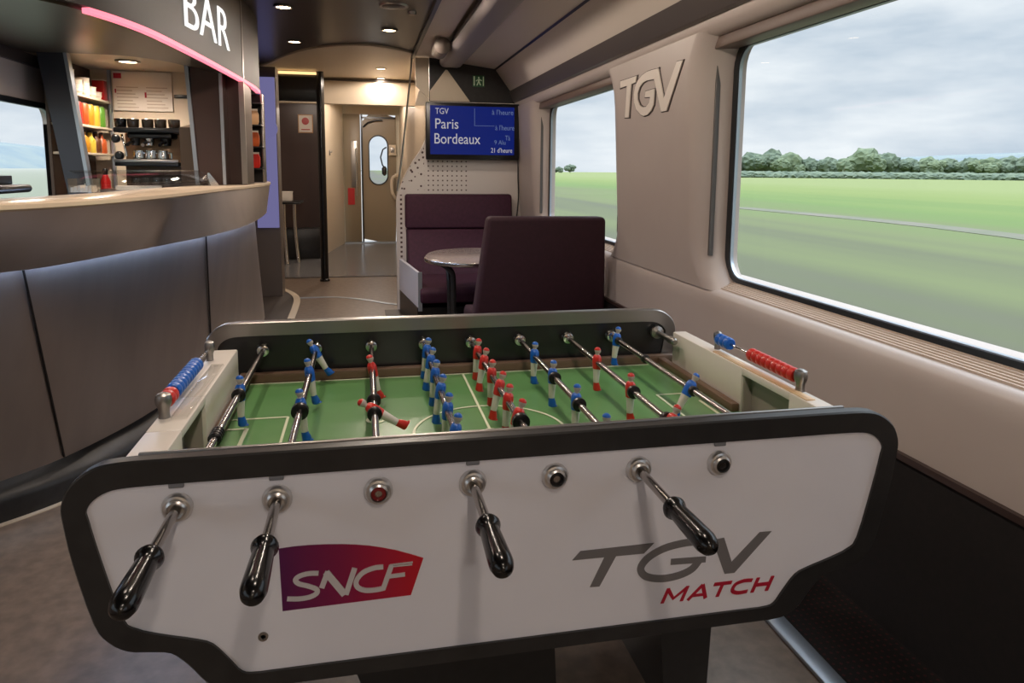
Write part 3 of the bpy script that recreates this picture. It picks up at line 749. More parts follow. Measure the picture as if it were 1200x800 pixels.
# shelf goods
XG = XS - .04
def can_(x, y, z, r, h, m, label, name='drink_can', cat='can', group='drinks on the second niche shelf'):
    t = thing(name, label, cat, (x, y, z), group)
    obj('body', MB().lathe([(r * .8, 0), (r, .008), (r, h - .012), (r * .8, h - .002)], (x, y, z), (0, 0, 1), 14), m, t)
    obj('lid', MB().lathe([(r * .8, h - .002), (r * .82, h + .002), (r * .7, h)], (x, y, z), (0, 0, 1), 14), 'satin', t)
cols = [('brown_can', 'dark brown'), ('red', 'red'), ('orange', 'orange'), ('amber', 'amber'), ('yellow', 'yellow'), ('green_can', 'green')]
for k, (m, nm) in enumerate(cols):
    can_(XG, 4.38 + k * .092, SZ[1], .031, .125, m, nm + ' drink can on the second niche shelf')
def bottle(x, y, z, r, h, m, label, group):
    t = thing('bottle', label, 'bottle', (x, y, z), group)
    obj('body', MB().lathe([(r * .9, 0), (r, .006), (r, h * .6), (r * .4, h * .78), (r * .36, h * .94)], (x, y, z), (0, 0, 1), 14), m, t)
    obj('cap', MB().lathe([(r * .42, h * .94), (r * .42, h), (r * .3, h + .003)], (x, y, z), (0, 0, 1), 12), 'black', t)
for k, (m, nm) in enumerate([('cup_white', 'pale'), ('brown_can', 'brown'), ('amber', 'amber'), ('yellow', 'yellow'), ('brown_can', 'brown'), ('orange', 'orange')]):
    second = ' beside the orange one' if k == 4 else (' beside the pale one' if k == 1 else '')
    bottle(XG, 4.38 + k * .092, SZ[2], .03, .125, m, nm + ' small bottle on the third niche shelf' + second, 'bottles on the third niche shelf')
stk = [(4.38, .12), (4.49, .085), (4.60, .10), (4.70, .06), (4.79, .055)]
words_ = ['tallest', 'medium', 'second tallest', 'short', 'short']
for k, (y, h) in enumerate(stk):
    t = thing('paper_cup_stack', words_[k] + ' stack of white paper cups on the top niche shelf' + ('' if k < 3 else (', beside the red carton' if k == 4 else ', between two other stacks')), 'cups', (XG, y, SZ[0]), 'paper cup stacks')
    mbs = MB(); prof = [(.028, 0)]
    n = int(h / .02)
    for i in range(n): prof += [(.034, .02 * i + .017), (.036, .02 * i + .019), (.034, .02 * i + .0205)]
    obj('cups', mbs.lathe(prof, (XG, y, SZ[0]), (0, 0, 1), 16), 'cup_white', t); obj('rim', MB().lathe([(.036, .02 * n), (.037, .02 * n + .003), (.032, .02 * n + .004)], (XG, y, SZ[0]), (0, 0, 1), 16), 'cup_white', t)
t = thing('carton', 'red carton at the end of the top niche shelf', 'carton', (XG, 4.88, SZ[0]))
obj('box', MB().box(XG - .035, XG + .03, 4.85, 4.91, SZ[0], SZ[0] + .12, .003), 'ext_red', t); obj('top_flap', MB().box(XG - .035, XG + .03, 4.85, 4.91, SZ[0] + .12, SZ[0] + .125), 'cup_white', t)
t = thing('red_flask', 'red flask standing under the niche shelves', 'flask', (XG, 4.84, 1.0))
obj('body', MB().lathe([(.026, 0), (.029, .01), (.029, .15), (.014, .19)], (XG + .01, 4.84, 1.01), (0, 0, 1)), 'ext_red', t)
obj('stopper', MB().lathe([(.013, .19), (.015, .22), (.010, .23)], (XG + .01, 4.84, 1.01), (0, 0, 1)), 'black', t)
obj('floor_board', MB().box(XS - .115, XS, 4.32, 4.93, .99, 1.008, .003), 'cream', sh)
t = thing('white_card', 'small white card leaning under the lowest niche shelf', 'card', (XG, 4.5, 1.01))
obj('sheet', MB().prism([(XG, 4.44, 1.19), (XG, 4.51, 1.19), (XG - .005, 4.51, 1.30), (XG - .005, 4.44, 1.30)], (-.004, 0, 0)), 'white_plain', t); obj('easel', MB().prism([(XG - .006, 4.46, 1.01), (XG - .006, 4.49, 1.01), (XG - .006, 4.49, 1.24), (XG - .006, 4.46, 1.24)], (-.006, 0, 0)), 'black', t)

# things on the counter
h = thing('clear_holder', 'small clear plastic holder standing on the counter top', 'holder', (-1.037, 2.985, 1.152))
cc = Vector((-1.037, 2.985)); w2 = .041
hm = MB(); hm.box(cc.x - w2, cc.x + w2, cc.y - w2, cc.y - w2 + .003, 1.152, 1.205).box(cc.x - w2, cc.x + w2, cc.y + w2 - .003, cc.y + w2, 1.152, 1.205).box(cc.x - w2, cc.x - w2 + .003, cc.y - w2, cc.y + w2, 1.152, 1.205).box(cc.x + w2 - .003, cc.x + w2, cc.y - w2, cc.y + w2, 1.152, 1.205)
obj('walls', hm, 'clear', h)
pk = MB()
for k in range(6): pk.box(cc.x - .038 + k * .0125, cc.x - .030 + k * .0125, cc.y - .03, cc.y + .03, 1.154, 1.172 + .004 * (k % 3))
obj('sachet_row', pk, 'cup_white', h)
dc = thing('display_case', 'glass display case with black base at the end of the counter', 'display case', (-1.4, 2.85, 1.152))
obj('base', MB().box(-1.66, -1.225, 2.70, 3.02, 1.152, 1.182, .014, 3), 'black', dc)
obj('plinth', MB().box(-1.66, -1.285, 2.73, 3.0, 1.182, 1.215, .004), 'black', dc)
obj('post', MB().prism([(-1.30, 2.74, 1.215), (-1.283, 2.74, 1.215), (-1.318, 2.74, 1.335), (-1.335, 2.74, 1.335)], (0, .012, 0)), 'satin', dc)
obj('top_bar', MB().box(-1.66, -1.31, 2.72, 2.99, 1.335, 1.352, .004), 'black', dc)
obj('glass_front', MB().prism([(-1.66, 2.745, 1.215), (-1.295, 2.745, 1.215), (-1.325, 2.745, 1.335), (-1.66, 2.745, 1.335)], (0, .004, 0)), 'clear', dc, smooth=0)
sg = thing('glass_guard', 'curved glass guard standing on the counter near the dark pillar', 'glass guard', (-.95, 3.7, 1.152))
gp = spline([(-1.20, 3.45), (-1.06, 3.60), (-.96, 3.80), (-.88, 4.0), (-.82, 4.18)], 6)
mb = MB(); mb.loft([[(p.x, p.y, 1.152), (p.x - .02, p.y, 1.215), (p.x - .055, p.y, 1.235), (p.x - .058, p.y, 1.231), (p.x - .024, p.y, 1.213), (p.x - .004, p.y, 1.152)] for p in gp])
obj('glass', mb, 'clear', sg, smooth=60)
obj('clip', MB().prism([(-.83, 4.18, 1.152), (-.775, 4.18, 1.152), (-.825, 4.18, 1.222), (-.835, 4.18, 1.222)], (0, .008, 0)), 'chrome', sg)
tt = None
for k, (x, y) in enumerate([(-.80, 5.36), (-.78, 5.47), (-.82, 5.58), (-.87, 5.48)]):
    if tt is None:
        tt = obj('clear_cup', MB().lathe([(.028, 0), (.036, .05), (.033, .05), (.026, .006)], (0, 0, 0), (0, 0, 1)), 'clear'); place(tt, None, (x + .06, y, 1.152)); o_ = tt
    else: o_ = tt.copy(); COL.objects.link(o_); place(o_, None, (x + .06, y, 1.152))
    tag(o_, 'small clear cup grouped at the rounded end of the bar counter', 'cup', 'clear cups at the counter end')
# snack rack behind the counter end
rk = thing('snack_rack', 'narrow dark snack rack beside the pillar at the counter end', 'rack', (-.76, 4.9, 1.155))
obj('cabinet', MB().box(-.90, -.64, 5.06, 5.10, 1.155, 1.735), 'black', rk)
for z in (1.25, 1.39, 1.53, 1.67): obj('shelf', MB().box(-.755, -.64, 4.92, 5.06, z - .008, z, .002), 'black', rk)
obj('side_panel', MB().box(-.655, -.64, 5.02, 5.06, 1.155, 1.735, .002), 'satin', rk)
for k, (z, m, nm) in enumerate(((1.25, 'red', 'red'), (1.39, 'orange', 'orange'), (1.53, 'fence', 'tan'))):
    t = thing('snack_packet', nm + ' snack packet on the dark rack at the counter end', 'packet', (-.69, 4.97, z), 'snack packets')
    obj('pouch', MB().loft([[(-.69 + .028 * a * c_, 4.97 + .016 * b * c_, z + h) for a, b in ((-1, -1), (1, -1), (1, 1), (-1, 1))] for h, c_ in ((.002, .8), (.02, 1), (.07, 1), (.092, .7))]), m, t)
    obj('seal', MB().box(-.713, -.667, 4.967, 4.973, z + .088, z + .104), 'cup_white', t)
col_panel = thing('light_column', 'lilac backlit display column past the end of the bar', 'display', (-1.0, 7.2, 0))
obj('lit_panel', MB().box(-1.0, -.80, 7.16, 7.18, .68, 2.1, .004), 'lilac', col_panel)
obj('round_badge', MB().lathe([(.085, 0), (.085, .02)], (-.87, 7.155, 1.62), (0, 1, 0), 28), 'lilac', col_panel)
obj('cabinet', MB().box(-1.25, -.795, 7.20, 7.45, 0, 2.2), mat('grey_brown_cabinet', (92, 82, 76), .4), col_panel)
# high table + notice on the dark wall
ht = thing('high_table', 'small dark high table on metal legs against the dark wall', 'table', (-1.0, 10.1, 0))
obj('table_top', MB().box(-1.25, -.80, 9.55, 10.15, .79, .82, .008), 'black', ht)
for x, x2, y in ((-1.02, -.99, 9.7), (-.90, -.86, 9.85), (-1.2, -1.22, 10.05)):
    obj('leg', MB().tube(spline([(x, y, .79), (x, y, .5), (x2 * .5 + x * .5, y - .02, .2), (x2, y - .05, 0.0)], 4), .022), 'chrome', ht)
nb = thing('white_box', 'white box standing on the small dark high table', 'box', (-1.02, 9.9, .82)); obj('body', MB().box(-1.15, -.93, 9.85, 10.0, .82, .93, .004), 'white', nb); obj('lid', MB().box(-1.155, -.925, 9.845, 10.005, .93, .945, .003), 'white_plain', nb)
nt_ = thing('wall_notice', 'white notice with a red round mark on the dark wall', 'notice', (-.85, 10.49, 1.8))
A = at_y(350, 135, 10.49); B = at_y(366, 155, 10.49)
obj('frame', MB().box(A.x - .012, B.x + .012, 10.482, 10.495, B.z - .012, A.z + .012, .003), 'fence', nt_); obj('sheet', MB().box(A.x, B.x, 10.476, 10.482, B.z, A.z), 'white_plain', nt_)
obj('red_mark', MB().lathe([(.05, 0), (.05, .003)], ((A.x + B.x) / 2, 10.476, A.z - .08), (0, -1, 0), 20).box(A.x + .03, B.x - .03, 10.473, 10.476, B.z + .03, B.z + .042), 'ext_red', nt_)

# ================================================================== PARTITION, SCREEN, BENCHES
YP = 6.32
outl = [(.284, 0), (.284, .98)] + [tuple(p) for p in spline([(.286, 1.0), (.304, 1.06), (.36, 1.19), (.43, 1.32), (.50, 1.42), (.545, 1.52), (.56, 1.66), (.56, 1.84)], 4)] + [(1.45, 1.84), (1.45, 0)]
part = thing('partition', 'white perforated partition panel behind the plum bench', 'partition', (.85, YP, 0))
obj('panel', MB().prism([(x, YP, z) for x, z in outl], (0, .07, 0)), 'perf', part, smooth=20)
obj('black_upper_panel', MB().prism([(x, YP, z) for x, z in [(.58, 1.84), (.58, 2.215), (.86, 2.178), (1.16, 2.133), (1.30, 1.945), (1.34, 1.84)]], (0, .07, 0)), 'black_satin', part)
obj('light_triangle', MB().prism([(.585, YP - .012, 1.845), (.935, YP - .012, 1.845), (.735, YP - .012, 2.11), (.72, YP - .012, 2.11), (.585, YP - .012, 1.93)], (0, .012, 0)).prism([(.735, YP - .016, 2.11), (.935, YP - .016, 1.845), (.80, YP - .016, 1.845), (.70, YP - .016, 2.03)], (0, .004, 0)), 'cream', part)
cs = thing('glass_screen', 'clear glass screen with metal edge beside the white partition', 'glass screen', (.45, YP, 1.0))
obj('pane', MB().prism([(x, YP - .03, z) for x, z in [(.33, 1.16), (.36, 1.6), (.42, 2.0), (.45, 2.2), (.56, 2.2), (.56, 1.84), (.545, 1.53), (.50, 1.43), (.43, 1.33)]], (0, .01, 0)), 'screen_glass', cs, smooth=0)
obj('edge_trim', MB().tube([(.29, YP - .03, 1.06), (.335, YP - .03, 1.35), (.37, YP - .03, 1.65), (.41, YP - .03, 2.0), (.43, YP - .03, 2.21)], .008, 8), 'satin', cs)
obj('white_facet', MB().prism([(.46, YP - .035, 1.96), (.575, YP - .035, 1.86), (.575, YP - .035, 2.2), (.46, YP - .035, 2.2)], (0, .02, 0)).prism([(.45, YP - .035, 1.80), (.57, YP - .035, 1.80), (.57, YP - .035, 1.86), (.49, YP - .035, 1.93)], (0, .02, 0)), 'cream', cs)
tubec = thing('ceiling_duct', 'long grey rounded lamp housing along the ceiling above the window side', 'ceiling lamp', (.75, 3.0, 2.15))
def capsule(x0, x1, z0, z1, n=7):
    r = (z1 - z0) / 2; zc = (z0 + z1) / 2; o = []
    for i in range(n): a = -PI / 2 + PI * i / (n - 1); o.append((x1 - r + r * math.cos(a), zc + r * math.sin(a)))
    for i in range(n): a = PI / 2 + PI * i / (n - 1); o.append((x0 + r + r * math.cos(a), zc + r * math.sin(a)))
    return o
cap = capsule(.655, .855, 2.115, 2.21)
obj('housing', run(cap, YB, 6.18).loft([[(.755 + (x - .755) * s, 6.18 + d, 2.16 + (z - 2.16) * s) for x, z in cap] for s, d in ((1, 0), (.97, .03), (.85, .06), (.5, .075))]), mat('grey_violet_housing', (150, 142, 142), .4), tubec)
obj('side_slot', MB().box(.652, .660, YB, 6.1, 2.165, 2.19), 'black', tubec)
rc = MB().lathe([(.0, 0), (.04, .01), (.06, .03), (.06, .3)], (.59, 5.3, 2.15), (0, 1, 0), 18)
obj('round_cap', rc, mat('grey_round_cap', (120, 108, 100), .5), tubec)
# exit plate
ex = thing('exit_sign', 'small green exit pictogram sign on the black panel', 'sign', (1.01, YP, 2.03))
A, B = at_y(554, 88, YP - .012), at_y(568, 102, YP - .012)
obj('plate', MB().box(A.x, B.x, YP - .012, YP, B.z, A.z, .003), 'exit_green', ex)
ux, uz = (B.x - A.x), (A.z - B.z)
def exf(u, v): return (A.x + u * ux, YP - .0125, B.z + v * uz)
pm = MB(); dv = (0, -.003, 0)
pm.stroke([(.5, .60), (.46, .38)], .026 / ux * .9, exf, dv) if False else None
pm.prism([exf(.42, .40), exf(.56, .40), exf(.60, .68), exf(.44, .68)], dv).prism([exf(.44, .72), exf(.56, .72), exf(.56, .86), exf(.44, .86)], dv)
pm.prism([exf(.42, .42), exf(.50, .42), exf(.40, .12), exf(.30, .12)], dv).prism([exf(.48, .42), exf(.58, .42), exf(.70, .14), exf(.60, .14)], dv)
pm.prism([exf(.58, .66), exf(.60, .58), exf(.76, .50), exf(.76, .58)], dv).prism([exf(.44, .66), exf(.42, .58), exf(.28, .46), exf(.26, .54)], dv)
pm.prism([exf(.84, .1), exf(.92, .1), exf(.92, .9), exf(.84, .9)], dv).prism([exf(.08, .1), exf(.16, .1), exf(.16, .9), exf(.08, .9)], dv)
obj('pictogram', pm, 'exit_pale', ex, smooth=0)
# monitor
YM = 6.20
A, B = at_y(499, 119, YM), at_y(608, 188, YM)
mo = thing('monitor', 'black wall monitor with a blue train information screen', 'monitor', ((A.x + B.x) / 2, YM, B.z))
x0, x1, z0, z1 = A.x, B.x, B.z, A.z
obj('case', MB().box(x0, x1, YM, YM + .07, z0, z1, .008), 'black', mo)
sx0, sx1, sz0, sz1 = x0 + .035, x1 - .045, z0 + .045, z1 - .03
obj('screen', MB().box(sx0, sx1, YM - .003, YM + .001, sz0, sz1), 'screen', mo)
obj('bracket', MB().box((x0 + x1) / 2 - .12, (x0 + x1) / 2 + .12, YM + .07, YP, z0 + .12, z1 - .12), 'black', mo)
sw, shh = sx1 - sx0, sz1 - sz0
def scr(u0, v0): return lambda u, v, w: (sx0 + sw * u0 + u, YM - .004 - w, sz0 + shh * v0 + v)
for body, u_, v_, h_, w_ in (('TGV', .06, .83, .050, .115), ('Paris', .06, .53, .085, .20), ('Bordeaux', .05, .22, .088, .40), ("21 d'heure", .72, .05, .042, .19)):
    obj('screen_lettering', text_into(MB(), body, scr(u_, v_), height=h_, width=w_, depth=.001), 'screen_text', mo, smooth=0)
for body, u_, v_, h_, w_ in (("\u00e0 l'heure", .73, .84, .045, .19), ("\u00e0 l'heure", .77, .52, .045, .17), ('T\u00e0', .89, .31, .042, .045), ('9 Alu', .76, .22, .038, .10)):
    obj('dim_lettering', text_into(MB(), body, scr(u_, v_), height=h_, width=w_, depth=.001), 'screen_dim', mo, smooth=0)
obj('screen_rule', MB().box(sx0 + sw * .52, sx0 + sw * .525, YM - .005, YM - .003, sz0 + shh * .6, sz0 + shh * .96).box(sx0 + sw * .52, sx0 + sw * .76, YM - .005, YM - .003, sz0 + shh * .6, sz0 + shh * .608), 'screen_dim', mo, smooth=0)
tag(obj('wall_cable', MB().tube(spline([(1.375, 6.31, 1.36), (1.372, 6.30, 1.2), (1.378, 6.30, 1.0), (1.36, 6.30, .8)], 5), .006, 8), 'black'), 'thin black cable hanging from the monitor to the bench', 'cable')

# far bench facing us
b1 = thing('bench', 'plum upholstered bench facing us against the white partition', 'bench', (.83, 6.0, 0), 'plum dining benches')
def slab(pts_front, thick, x0, x1, bev, mb):
    """cushion: side outline (y,z) extruded in x with bevelled edges"""
    bm2 = bmesh.new(); a = [bm2.verts.new((x0, y, z)) for y, z in pts_front]; b = [bm2.verts.new((x1, y, z)) for y, z in pts_front]
    n = len(a); bm2.faces.new(a); bm2.faces.new(b[::-1])
    for i in range(n): bm2.faces.new((a[i], b[i], b[(i + 1) % n], a[(i + 1) % n]))
    bmesh.ops.recalc_face_normals(bm2, faces=bm2.faces)
    bmesh.ops.bevel(bm2, geom=list(bm2.edges), offset=bev, segments=3, profile=.5, affect='EDGES')
    vm = {v: mb.bm.verts.new(v.co) for v in bm2.verts}
    for f in bm2.faces: q = mb.bm.faces.new([vm[v] for v in f.verts]); q.material_index = mb.mi
    bm2.free(); return mb
obj('back_cushion', slab([(6.17, .74), (6.21, 1.035), (6.29, 1.04), (6.31, .74)], 0, .355, 1.30, .022, MB()), 'plum', b1)
obj('lumbar_cushion', slab([(5.90, .36), (6.165, .735), (6.31, .735), (6.31, .36)], 0, .365, 1.30, .018, MB()), 'plum', b1)
obj('seat', slab([(5.30, .24), (5.28, .33), (5.32, .36), (6.0, .38), (6.2, .25)], 0, .41, 1.30, .022, MB()), 'plum', b1)
obj('side_panel', MB().prism([(.30, 6.24, .20), (.40, 5.34, .20), (.42, 5.34, .20), (.33, 6.24, .20)], (0, 0, .27)), 'white_panel', b1)
obj('panel_edge', MB().prism([(.395, 5.325, .18), (.425, 5.325, .18), (.425, 5.345, .18), (.395, 5.345, .18)], (0, 0, .30)), 'alu', b1)
obj('base', MB().prism([(.30, 6.24, .0), (.39, 5.36, .0), (1.30, 5.36, .0), (1.30, 6.3, .0)], (0, 0, .20)), 'black', b1)
# near bench, its back to us
b2 = thing('bench', 'dark plum bench whose plain back is turned towards us', 'bench', (1.02, 4.1, 0), 'plum dining benches')
tlp, trp = at_y(573, 254.5, 3.80), at_y(711, 254.5, 3.80); blp = at_y(557, 366, 3.87); brp = at_y(709, 366, 3.87)
mb = MB(); bm2 = mb.bm
def quadbox(front, dy, bev):
    m_ = MB(); a = [m_.bm.verts.new(p) for p in front]; b = [m_.bm.verts.new(Vector(p) + Vector((0, dy, 0))) for p in front]
    m_.bm.faces.new(a); m_.bm.faces.new(b[::-1])
    for i in range(4): m_.bm.faces.new((a[i], b[i], b[(i + 1) % 4], a[(i + 1) % 4]))
    bmesh.ops.recalc_face_normals(m_.bm, faces=m_.bm.faces)
    bmesh.ops.bevel(m_.bm, geom=list(m_.bm.edges), offset=bev, segments=3, profile=.5, affect='EDGES'); return m_
k_ = (blp.z - .14) / (tlp.z - blp.z)
bl2 = blp + (blp - tlp) * k_; br2 = brp + (brp - trp) * k_
obj('backrest', quadbox([bl2, br2, trp, tlp], .13, .025), 'plum_dark', b2)
obj('seat', slab([(4.0, .26), (4.0, .42), (4.42, .40), (4.46, .37), (4.46, .27)], 0, .62, 1.345, .022, MB()), 'plum_dark', b2)
obj('base', MB().box(.66, 1.345, 3.98, 4.40, .006, .26, .01), 'black', b2)
# bistro table between them
bt = thing('bistro_table', 'low grey table with a wavy rounded top between the two benches', 'table', (.86, 5.0, 0))
wv = []
for i in range(48):
    a = 2 * PI * i / 48; r = .47 + .035 * math.cos(3 * a + .6) ; wv.append((.86 + r * math.cos(a), 5.0 + .95 * r * math.sin(a)))
tm = MB(); tm.loft([[(.86 + (x - .86) * s, 5.0 + (y - 5.0) * s, z) for x, y in wv] for s, z in ((.97, .612), (1, .618), (1, .640), (.985, .646))])
obj('table_top', tm, 'table_top', bt)
obj('edge_band', MB().loft([[(.86 + (x - .86) * s, 5.0 + (y - 5.0) * s, z) for x, y in wv] for s, z in ((1.003, .617), (1.006, .621), (1.006, .637), (1.003, .641))], caps=False), 'chrome', bt)
for x, y, sx in ((.50, 4.86, 1), (1.18, 4.86, -1)):
    obj('leg', MB().tube(spline([(x, y, .612), (x + .03 * sx, y, .60), (x + .09 * sx, y, .55), (x + .105 * sx, y, .45), (x + .105 * sx, y, .02)], 5), .02), 'black_satin', bt)
    obj('leg', MB().tube(spline([(x + .02 * sx, y + .30, .612), (x + .08 * sx, y + .26, .58), (x + .10 * sx, y + .2, .45), (x + .105 * sx, y + .2, .02)], 5), .02), 'black_satin', bt)
obj('foot_plate', MB().box(.58, 1.12, 4.8, 5.12, .006, .024, .006), 'satin', bt)

# TGV letters on the pier between the windows
lt = thing('wall_logo', 'large raised silver TGV letters on the wall between the windows', 'logo', (1.36, 3.3, 1.6))
def pf(px, py): 
    p = at_x(580 + px / 2.353, py / 2.353, 1.362); return (xf(p.z) + .001, p.y, p.z)
TL = [(140, 315), (310, 258), (298, 325), (250, 343), (205, 690), (165, 692), (205, 360), (135, 385)]
GL = [(540, 180), (470, 198), (420, 215), (370, 250), (325, 300), (290, 370), (272, 450), (272, 540), (290, 610), (330, 660), (360, 675), (400, 662), (440, 620), (468, 560), (480, 480), (490, 390), (395, 420), (385, 480), (440, 477), (425, 535), (390, 580), (355, 583), (325, 560), (308, 500), (312, 440), (335, 375), (370, 330), (410, 306), (490, 290)]
VL = [(540, 180), (580, 490), (735, 110), (795, 95), (600, 620), (545, 630), (490, 290)]
def grow(P, d):
    if sum(P[i - 1][0] * P[i][1] - P[i][0] * P[i - 1][1] for i in range(len(P))) < 0: d = -d
    out = []; n = len(P)
    for i in range(n):
        a, b, c = Vector(P[i - 1]), Vector(P[i]), Vector(P[(i + 1) % n])
        n1 = Vector(((b - a).y, -(b - a).x)).normalized(); n2 = Vector(((c - b).y, -(c - b).x)).normalized()
        m_ = n1 + n2; m_ = m_.normalized() / max(.5, m_.normalized().dot(n1)) if m_.length > .1 else n1
        out.append(tuple(b + m_ * d))
    return out
for nm, d_, dep, mm in (('letter_outline', 9, .004, mat('dark_letter_edge', (70, 58, 55), .5)), ('lettering', 0, .008, mat('pale_silver_letters', (236, 226, 216), .4))):
    k = MB()
    for P_ in (TL, GL, VL):
        k.prism([pf((715 + x / 8.89 - 580) * 2.353, (60 + y / 8.89) * 2.353) for x, y in grow(P_, d_)], (-dep, 0, 0))
    obj(nm, k, mm, lt, smooth=0)

# ================================================================== FOOTBALL TABLE
YN, XC = 1.081, .262
ft = thing('football_table', 'white table football game with a green pitch filling the front of the coach', 'football table', (XC, 1.56, 0))
OUT = [(0, .822), (.48, .823), (.55, .823), (.62, .822), (.655, .815), (.685, .793), (.699, .764), (.699, .735), (.69, .67), (.668, .572), (.65, .54), (.625, .522), (.595, .517), (.565, .511), (.54, .488), (.515, .455), (.49, .439), (.46, .434), (.40, .434), (0, .434)]
INN = [(0, .784), (.48, .784), (.55, .784), (.61, .783), (.636, .779), (.655, .768), (.666, .752), (.664, .735), (.652, .675), (.628, .577), (.609, .557), (.585, .547), (.56, .539), (.53, .53), (.503, .518), (.478, .487), (.462, .466), (.44, .461), (.38, .461), (0, .461)]
def full(half):
    h_ = spline(half, 3); r = [(XC + p.x, p.y) for p in h_]; l = [(XC - p.x, p.y) for p in h_[1:-1]][::-1]; return r + l
fo, fi = full(OUT), full(INN)
mid = [tuple(Vector(a) * .45 + Vector(b) * .55) for a, b in zip(fo, fi)]
def panel(y_out, y_in, s, near):
    """s=-1: the outside faces us"""
    fr = MB(); n = len(fo)
    def at(pts, y, k=0):                          # k: shrink towards the other outline
        return [(x, y, z) for x, z in pts]
    sh1 = [tuple(Vector(a) * .93 + Vector(b) * .07) for a, b in zip(fo, fi)]
    rows = [at(fi, y_out), at(sh1, y_out), at(fo, y_out - s * .003), at(fo, y_in + s * .003), at(sh1, y_in), at(fi, y_in)]
    V = [[fr.bm.verts.new(p) for p in r] for r in rows]
    for a in range(6):
        for i in range(n):
            j = (i + 1) % n; fr.bm.faces.new((V[a][i], V[a][j], V[(a + 1) % 6][j], V[(a + 1) % 6][i]))
    return fr
obj('front_frame', panel(YN, YN + .026, -1, True), 'black_satin', ft)
obj('front_panel', MB().prism([(x, YN + .005, z) for x, z in fi], (0, .014, 0)), 'white_panel', ft, smooth=20)
YF = 2.045
fk = panel(YF + .03, YF, 1, False)
obj('rear_frame', fk, 'satin', ft)
obj('rear_panel', MB().prism([(x, YF + .004, z) for x, z in [tuple(Vector(a) * .4 + Vector(b) * .6) for a, b in zip(fo, fi)]], (0, .02, 0)), 'inner', ft, smooth=20)
obj('highlight_edge', MB().box(XC - .60, XC + .60, YN + .0265, YN + .034, .790, .8245, .002), 'satin', ft)  # satin strip added as the lit highlight along the frame's top
obj('inner_wall', MB().box(-.32, .88, YN + .027, YN + .034, .60, .80), 'inner', ft)
obj('cabinet_floor', MB().prism([(XC + dx, YN + .022, z) for dx, z in ((-.645, .652), (-.60, .565), (-.50, .545), (-.43, .475), (.43, .475), (.50, .545), (.60, .565), (.645, .652))], (0, YF - YN - .018, 0)), 'black', ft)
obj('wood_strip', MB().box(-.345, .95, YF - .03, YF - .006, .655, .682, .003), 'brown_strip', ft)
for xa_, xb_ in ((.892, .914), (-.336, -.316)): obj('wood_strip', MB().box(xa_, xb_, 1.56, YF - .03, .655, .676, .003), 'brown_strip', ft)
obj('playfield', MB().box(-.345, .945, YN + .034, YF - .006, .62, .655), 'pitch', ft)
# markings
mk = MB(); ZF = .6555
def line(x0, y0, x1, y1, w=.006): mk.stroke([(x0, y0), (x1, y1)], w, lambda u, v: (u, v, ZF), (0, 0, .0012))
CXF = .277; Y0, Y1 = 1.13, 2.008
line(CXF, Y0, CXF, Y1); line(-.33, Y1, .93, Y1); line(-.33, Y0, .93, Y0)
for s_, xb, xi in ((-1, -.335, -.187), (1, .935, .762)):
    line(xb, 1.72, xi, 1.72); line(xi, 1.72, xi, 1.22); line(xb, 1.22, xi, 1.22)
    xm = -.272 if s_ < 0 else .855
    line(xb, 1.655, xm, 1.655, .007); line(xm, 1.655, xm, 1.28, .009); line(xb, 1.28, xm, 1.28, .007)
mk.stroke([(CXF + .175 * math.cos(2 * PI * i / 48), 1.54 + .175 * math.sin(2 * PI * i / 48)) for i in range(49)], .006, lambda u, v: (u, v, ZF + .0003), (0, 0, .0012))
for x, y, r in ((CXF, 1.54, .012), (.02, 1.66, .02), (.52, 1.49, .026)): mk.stroke([(x + r * math.cos(2 * PI * i / 24), y + r * math.sin(2 * PI * i / 24)) for i in range(25)], .007, lambda u, v: (u, v, ZF + .0006), (0, 0, .0012))
mk.stroke([(.15, 1.45), (.19, 1.45)], .012, lambda u, v: (u, v, ZF + .0006), (0, 0, .0012)); mk.stroke([(.15, 1.475), (.18, 1.475)], .012, lambda u, v: (u, v, ZF + .0006), (0, 0, .0012))
line(.02, 1.13, .02, 1.80, .005)
obj('pitch_marking', mk, 'line', ft, smooth=0)
# side rails with goals
ZR = .768
def rail(xi, xo, ya, yb, ga, gb):
    lo, hi = min(xi, xo), max(xi, xo); s_ = 1 if xo > xi else -1
    m_ = MB(); m_.box(lo, hi, ya, ga, .645, ZR, .004); m_.box(lo, hi, gb, yb, .645, ZR, .004)
    m_.box(lo, hi, ga - .001, gb + .001, ZR - .018, ZR, .003)
    m_.box(min(xo, xo - s_ * .012), max(xo, xo - s_ * .012), ga, gb, .645, ZR - .018)
    return m_
obj('side_rail', rail(-.337, -.40, YN + .027, 1.965, 1.36, 1.56), 'white', ft)
obj('side_rail', rail(.915, .958, YN + .027, 1.965, 1.36, 1.56), 'white', ft)
for xa, xb in ((-.386, -.345), (.920, .945)):
    obj('goal', MB().box(xa, xb, 1.362, 1.366, .655, ZR - .018).box(xa, xb, 1.554, 1.558, .655, ZR - .018).box((xa if xa < 0 else xb - .004), (xa + .004 if xa < 0 else xb), 1.366, 1.554, .655, ZR - .018).box(xa, xb, 1.366, 1.554, .648, .655), mat('grey_goal_box', (158, 150, 140), .5), ft)
obj('wood_inlay', MB().box(.919, .940, 1.30, 1.72, ZR - .001, ZR + .0025, .001), 'wood', ft)
obj('cover_strip', MB().box(-.372, -.342, 1.42, 1.80, ZR - .001, ZR + .006, .002), 'clear', ft)
obj('ball_plunger', MB().lathe([(.02, 0), (.02, .012), (.008, .016), (.008, .10), (.011, .102), (.011, .135), (.006, .14)], (.893, YF - .006, .752), (0, -1, 0), 14), 'satin', ft)
